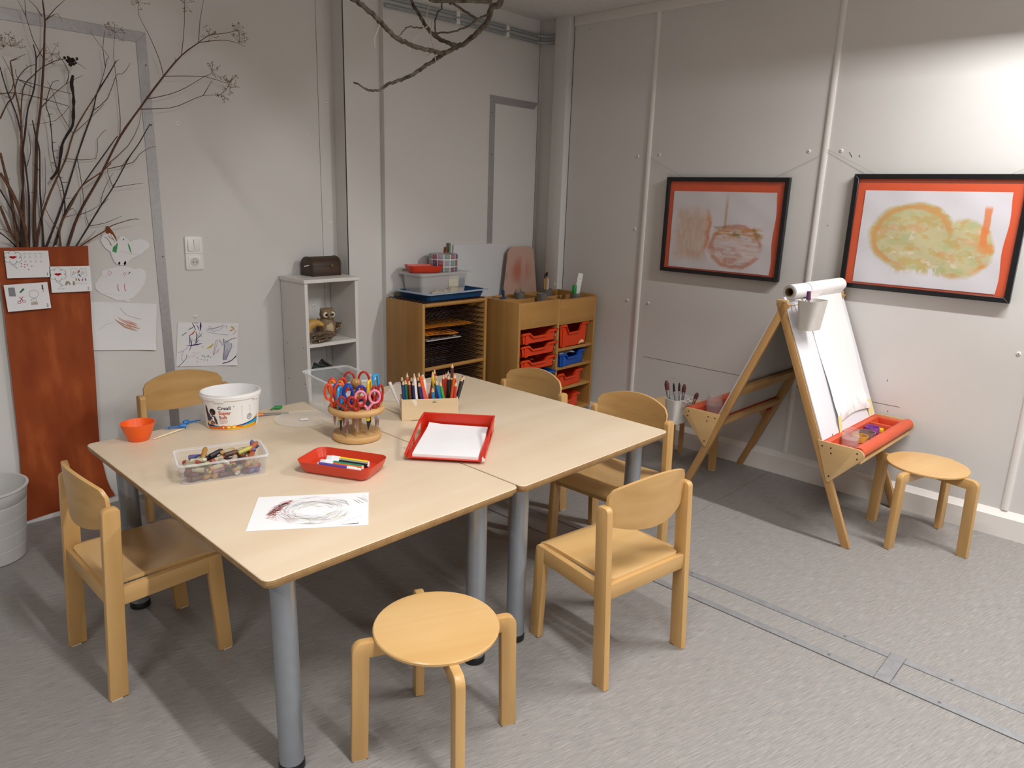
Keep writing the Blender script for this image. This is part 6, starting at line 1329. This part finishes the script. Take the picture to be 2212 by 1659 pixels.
def cpencil(c, u, d, lu, ld, L, lab, grp='colouring pencils in the pale wooden box', r=.0060, tip=True, z0=.0075):
    """u along the box, d depth; lu, ld = sideways shift of the upper end"""
    p = MP @ Vector((u, d, z0)); L -= .008 if d > -.020 else 0; lu = lu*1.7+rng.uniform(-.004, .004); q = MP @ Vector((u+lu, d+ld, z0+L)); v = q-p; t = thing('coloured_pencil', p, lab, 'pencil', group=grp)
    m = plain('pencil_'+c, c, .35, spec=.5); f = lambda k: tuple(v*k)
    k1 = 1-.020/v.length; k2 = 1-.006/v.length
    if tip:
        MB().tube([f(0), f(k1)], r, 6).build('shaft', m, t); MB().tube([f(k1), f(k2)], [r*.96, r*.34], 8).build('sharpened_wood', TIPW, t); MB().tube([f(k2), f(1)], [r*.34, r*.08], 6).build('lead', m, t)
    else: MB().tube([f(0), f(1)], r, 6).build('shaft', m, t)
PEN = [  # colour, place along the box, depth, lean, lean back, length, label
 ('1F3C82', -.092, -.030, -.004, 0, .150, 'blue pencil first from the left at the front of the box'), ('1C6A40', -.081, -.030, -.006, 0, .152, 'dark green pencil second from the left in the box'),
 ('6B3A2A', -.068, -.030, -.008, 0, .150, 'brown pencil third from the left at the front of the box'), ('2A2E58', -.056, -.030, -.006, 0, .147, 'navy pencil between the brown and the white one'),
 ('E6E6E8', -.043, -.030, -.010, 0, .172, 'white pencil standing tall near the left of the box'), ('5A3222', -.036, -.012, -.002, .004, .166, 'dark brown pencil behind the white one'),
 ('33305A', -.018, -.030, -.014, 0, .142, 'dark violet pencil leaning left beside the pink one'), ('C2589A', -.008, -.030, -.014, 0, .139, 'pink striped pencil leaning left in the box'),
 ('E85A1C', .006, -.030, -.024, 0, .158, 'blunt orange pencil leaning left near the middle of the box'), ('F0EFEC', .000, -.018, -.012, .004, .172, 'white pencil just right of the blunt orange one'),
 ('2E7FB8', .016, -.032, -.006, 0, .120, 'short light blue pencil low in the middle of the box'), ('22356A', .028, -.026, -.004, 0, .150, 'dark blue pencil right of the short light blue one'),
 ('1F5A48', .048, -.024, -.016, .002, .150, 'blue green pencil leaning left behind the bright blue one'), ('1E78BE', .056, -.031, -.020, 0, .146, 'bright blue pencil leaning left in the right half'),
 ('3FA64A', .066, -.030, -.018, 0, .142, 'light green pencil beside the bright blue one'), ('D95A22', .072, -.028, .014, 0, .170, 'orange pencil leaning right with a long lead'),
 ('8A4428', .079, -.026, .012, .002, .168, 'rust brown pencil leaning right in the box'), ('C43A3C', .086, -.031, .006, 0, .140, 'red pencil at the right front corner of the box'),
 ('2E2A2E', .090, -.014, .020, .008, .160, 'black pencil leaning out to the right, front of three'), ('27252A', .092, -.004, .026, .012, .162, 'black pencil leaning out to the right, middle of three'), ('332E30', .093, .008, .024, .012, .156, 'black pencil leaning out to the right, back of three'),
 ('E8C82A', .030, -.004, -.010, .006, .178, 'tall yellow pencil behind the middle of the box'), ('E3C120', .038, .006, -.006, .006, .160, 'shorter yellow pencil behind the middle of the box'),
 ('B83228', .058, .004, -.004, .008, .166, 'red pencil behind the light green one'), ('C23A30', .066, .014, .002, .008, .168, 'red pencil standing upright at the back right'), ('1E1C20', .072, .000, .002, .004, .166, 'black pencil at the back right of the box'),
 ('2A5AA4', .067, .020, .004, .006, .176, 'blue tipped pencil at the back right of the box'), ('5C2E26', .087, .022, .004, .004, .206, 'tall dark brown pencil rising above all the others'), ('3A3A28', .076, .018, .010, .006, .160, 'olive pencil behind the red ones at the back right'),
 ('1D1B22', -.089, -.008, -.006, .006, .166, 'black pencil at the back left of the box'), ('D8593A', -.079, .002, .000, .008, .176, 'salmon red pencil tip at the back left of the box'), ('4A1E1E', -.066, -.006, .000, .006, .162, 'dark red pencil at the back left of the box'),
 ('4F9A48', -.046, .006, .004, .008, .176, 'green pencil at the back, behind the tall white one'), ('20201F', -.020, .004, -.002, .006, .170, 'black pencil behind the violet one'), ('C8402A', -.004, .014, .018, .004, .186, 'red orange pencil leaning right behind the white one'), ('B5322A', .004, .004, .014, .004, .164, 'red pencil behind the blunt orange one'),
 ('3A3450', -.058, .012, -.004, .006, .160, 'grey violet pencil at the very back left')]
for c, u, d, lu, ld, L, lab in PEN: cpencil(c, u, d, lu, ld, L, lab, tip=not lab.startswith('blunt'))
cpencil('F0ECEA', -.094, .010, -.030, .010, .135, 'white pencil leaning out to the left of the box', tip=False)
# --- clear box behind the stand, and its flat lid
t = thing('clear_box', (1.520, 2.330, T), 'empty looking clear plastic box behind the scissor stand', 'box', R_(-7))
b = MB(); tub(b, .188, .258, .132, .165, .225, .0022, .025, .006, rimh=.004); b.build('box', clear('clear_box_plastic', 'EDEFF2', .11, .15), t)
rb = MB()
for s_ in (-1, 1):
    for y in (-.05, .05): rb.box((s_*.0865-.001+(0 if s_ < 0 else 0), y-.002, .02), (s_*.0865+.001, y+.002, .125), M=None)
rb.build('rib', CLR, t)
b = MB(); loft(b, [ring(.189, .259, .025, .130), ring(.201, .271, .028, .131), ring(.202, .272, .028, .1365), ring(.185, .255, .022, .1368)], 0, False, False); b.build('rim', RIMC, t)
t = thing('box_lid', (1.872, 2.322, T), 'flat clear plastic lid lying behind the pencil box', 'lid', R_(39.5))
b = MB(); loft(b, [ring(.300, .205, .02, 0), ring(.302, .207, .02, .008), ring(.290, .195, .018, .010), ring(.284, .189, .018, .006)], 0, False, True); b.build('lid', CLL, t)
# --- red letter tray with paper
LC_ = Vector((1.548, 1.706, T)); la = R_(-50.8)
t = thing('letter_tray', LC_, 'red plastic letter tray of white paper lying across both tables', 'tray', la)
w_, d_ = .247, .318; SHT = plain('red_letter_tray', 'CB2E18', .3, spec=.5)
fl_ = MB().box((-w_/2, -d_/2, .010), (w_/2, d_/2, .0135), r=.001, seg=1); fl_.build('floor_panel', SHT, t)
MB().prism([(-w_/2, .010), (w_/2, .010), (w_/2+.004, .064), (-w_/2-.004, .064)], d_/2-.003, d_/2, 'xz', r=.001).build('back_panel', SHT, t)
def hz(y): q = (y+d_/2)/d_; return .022+.043*min(1, max(0, q*1.35)**.9)
for s_ in (-1, 1):
    sd_ = MB(); ys_ = [-d_/2+d_*i/12 for i in range(13)]
    for (z0f, z1f) in ((lambda y: .010, lambda y: .0165), (lambda y: hz(y)-.008, hz)):
        P = [(y, z0f(y)) for y in ys_]+[(y, z1f(y)) for y in ys_[::-1]]; sd_.prism(P, s_*(w_/2)-.0015, s_*(w_/2)+.0015, 'yz')
    for ya, yb2 in ((-d_/2, -d_/2+.035), (-.045, -.033), (d_/2-.075, d_/2)): sd_.prism([(ya, .012), (yb2, .012), (yb2, hz(yb2)-.004), (ya, hz(ya)-.004)], s_*(w_/2)-.0015, s_*(w_/2)+.0015, 'yz')
    rl = [(s_*(w_/2+.002), y, hz(y)) for y in ys_]; sd_.tube(rl, .0035, 8); sd_.build('side_panel', SHT, t)
    for y in (-d_/2+.03, d_/2-.06): MB().box((s_*(w_/2-.045)-.03, y-.012, 0), (s_*(w_/2-.045)+.03, y+.012, .010), r=.001).build('foot', SHT, t)
MB().tube([(-w_/2-.002, d_/2, .064), (w_/2+.002, d_/2, .064)], .0035, 8).build('back_rim', SHT, t)
clp = MB().box((w_/2-.006, -d_/2-.002, .010), (w_/2+.004, -d_/2+.016, .024), r=.003); clp.build('corner_clip', plain('clear_tag', 'EADADA', .2), t)
pp = MB()
def pfn2(u, v): x, y = (u-.5)*.21, (v-.5)*.294-.004; return (x, y, .0245+.010*max(0, v-.80)**2*18*(1-.5*u)+.004*max(0, .2-u)*5*v-.002*max(0, .1-v)*10)
slab(pp, 14, 18, pfn2, (0, 0, -.0105)); tag(pp.build('paper_stack', PAPER, loc=LC_+Vector((0, 0, .0002)), rz=la), 'stack of blank white paper in the red letter tray', 'paper')
# --- drawing with crayon hatching
AC = Vector((.929, 1.574, T)); aa = R_(-36)
dm = MB(); slab(dm, 10, 8, lambda u, v: ((u-.5)*.297, (v-.5)*.21, .0008+.0012*max(0, u-.8)*5*max(0, v-.6)), (0, 0, -.0006))
DCOL = ['B0574A', 'B0AC9E', 'B0BEA2', 'B9B0C6', 'C6AE9C', 'CCC88E', 'AEB9CC', '94908C', 'D6B4B0']
fD = lambda u, v: (u, v, .0012)
def hatch(cx, cy, rx, ry, a0, a1, n_, cols, w0, tang=.25, l0=.02, l1=.05):
    for i in range(n_):
        a = R_(rng.uniform(a0, a1)); k = rng.uniform(.55, 1.08); x, y = cx+rx*k*math.cos(a), cy+ry*k*math.sin(a)
        t_ = math.atan2(ry*math.cos(a), -rx*math.sin(a))+rng.uniform(-tang, tang); l = rng.uniform(l0, l1)/2; bend = rng.uniform(-.004, .004)
        dm.ribbon([(x-math.cos(t_)*l, y-math.sin(t_)*l), (x-math.sin(t_)*bend, y+math.cos(t_)*bend), (x+math.cos(t_)*l, y+math.sin(t_)*l)], rng.uniform(.5, 1.)*w0, rng.choice(cols), fD, True)
hatch(.005, .002, .098, .080, 15, 165, 110, [2, 3, 4, 5, 7, 9], .0009, .4); hatch(.005, .002, .096, .082, 205, 345, 120, [2, 3, 4, 5, 6, 7, 9], .0009, .3)
hatch(.005, .0, .068, .050, 0, 360, 60, [2, 3, 5, 6, 7], .0010, .5, .015, .04)
for i in range(120):
    s = rng.random(); cx, cy = -.098+.034*s*s+rng.uniform(-.012, .010), -.030+.092*s+rng.uniform(-.008, .008); a = R_(rng.uniform(15, 50)); l = rng.uniform(.010, .022)*(.6+.6*s)
    dm.ribbon([(cx-math.cos(a)*l*.6, cy-math.sin(a)*l*.6), (cx, cy+.001), (cx+math.cos(a)*l*.6, cy+math.sin(a)*l*.6)], rng.uniform(.001, .0024), rng.choice([1, 1, 1, 9]), fD, True)
hatch(.0, .0, .100, .082, 170, 235, 45, [1, 9, 9], .0009, .5, .015, .04)
for i in range(14): x = .118+rng.uniform(-.012, .016); y = .074+rng.uniform(-.02, .02); dm.ribbon([(x, y), (x+.016, y-.024)], .0006, 8, fD)
for i in range(6): x, y = .08+i*.009, -.085+i*.006; dm.ribbon([(x, y), (x+.004, y+.008)], .0008, 8, fD)
for i in range(8): dm.ribbon([(.085+rng.uniform(-.008, .02), -.097+rng.uniform(0, .004)), (.125, -.094+rng.uniform(0, .004))], .0012, rng.choice([1, 8, 4]), fD, True)
tag(dm.build('child_drawing', [PAPER]+[ink(c) for c in DCOL], loc=AC, rz=aa), 'white sheet with a ring of red and grey crayon strokes on the front table', 'drawing')
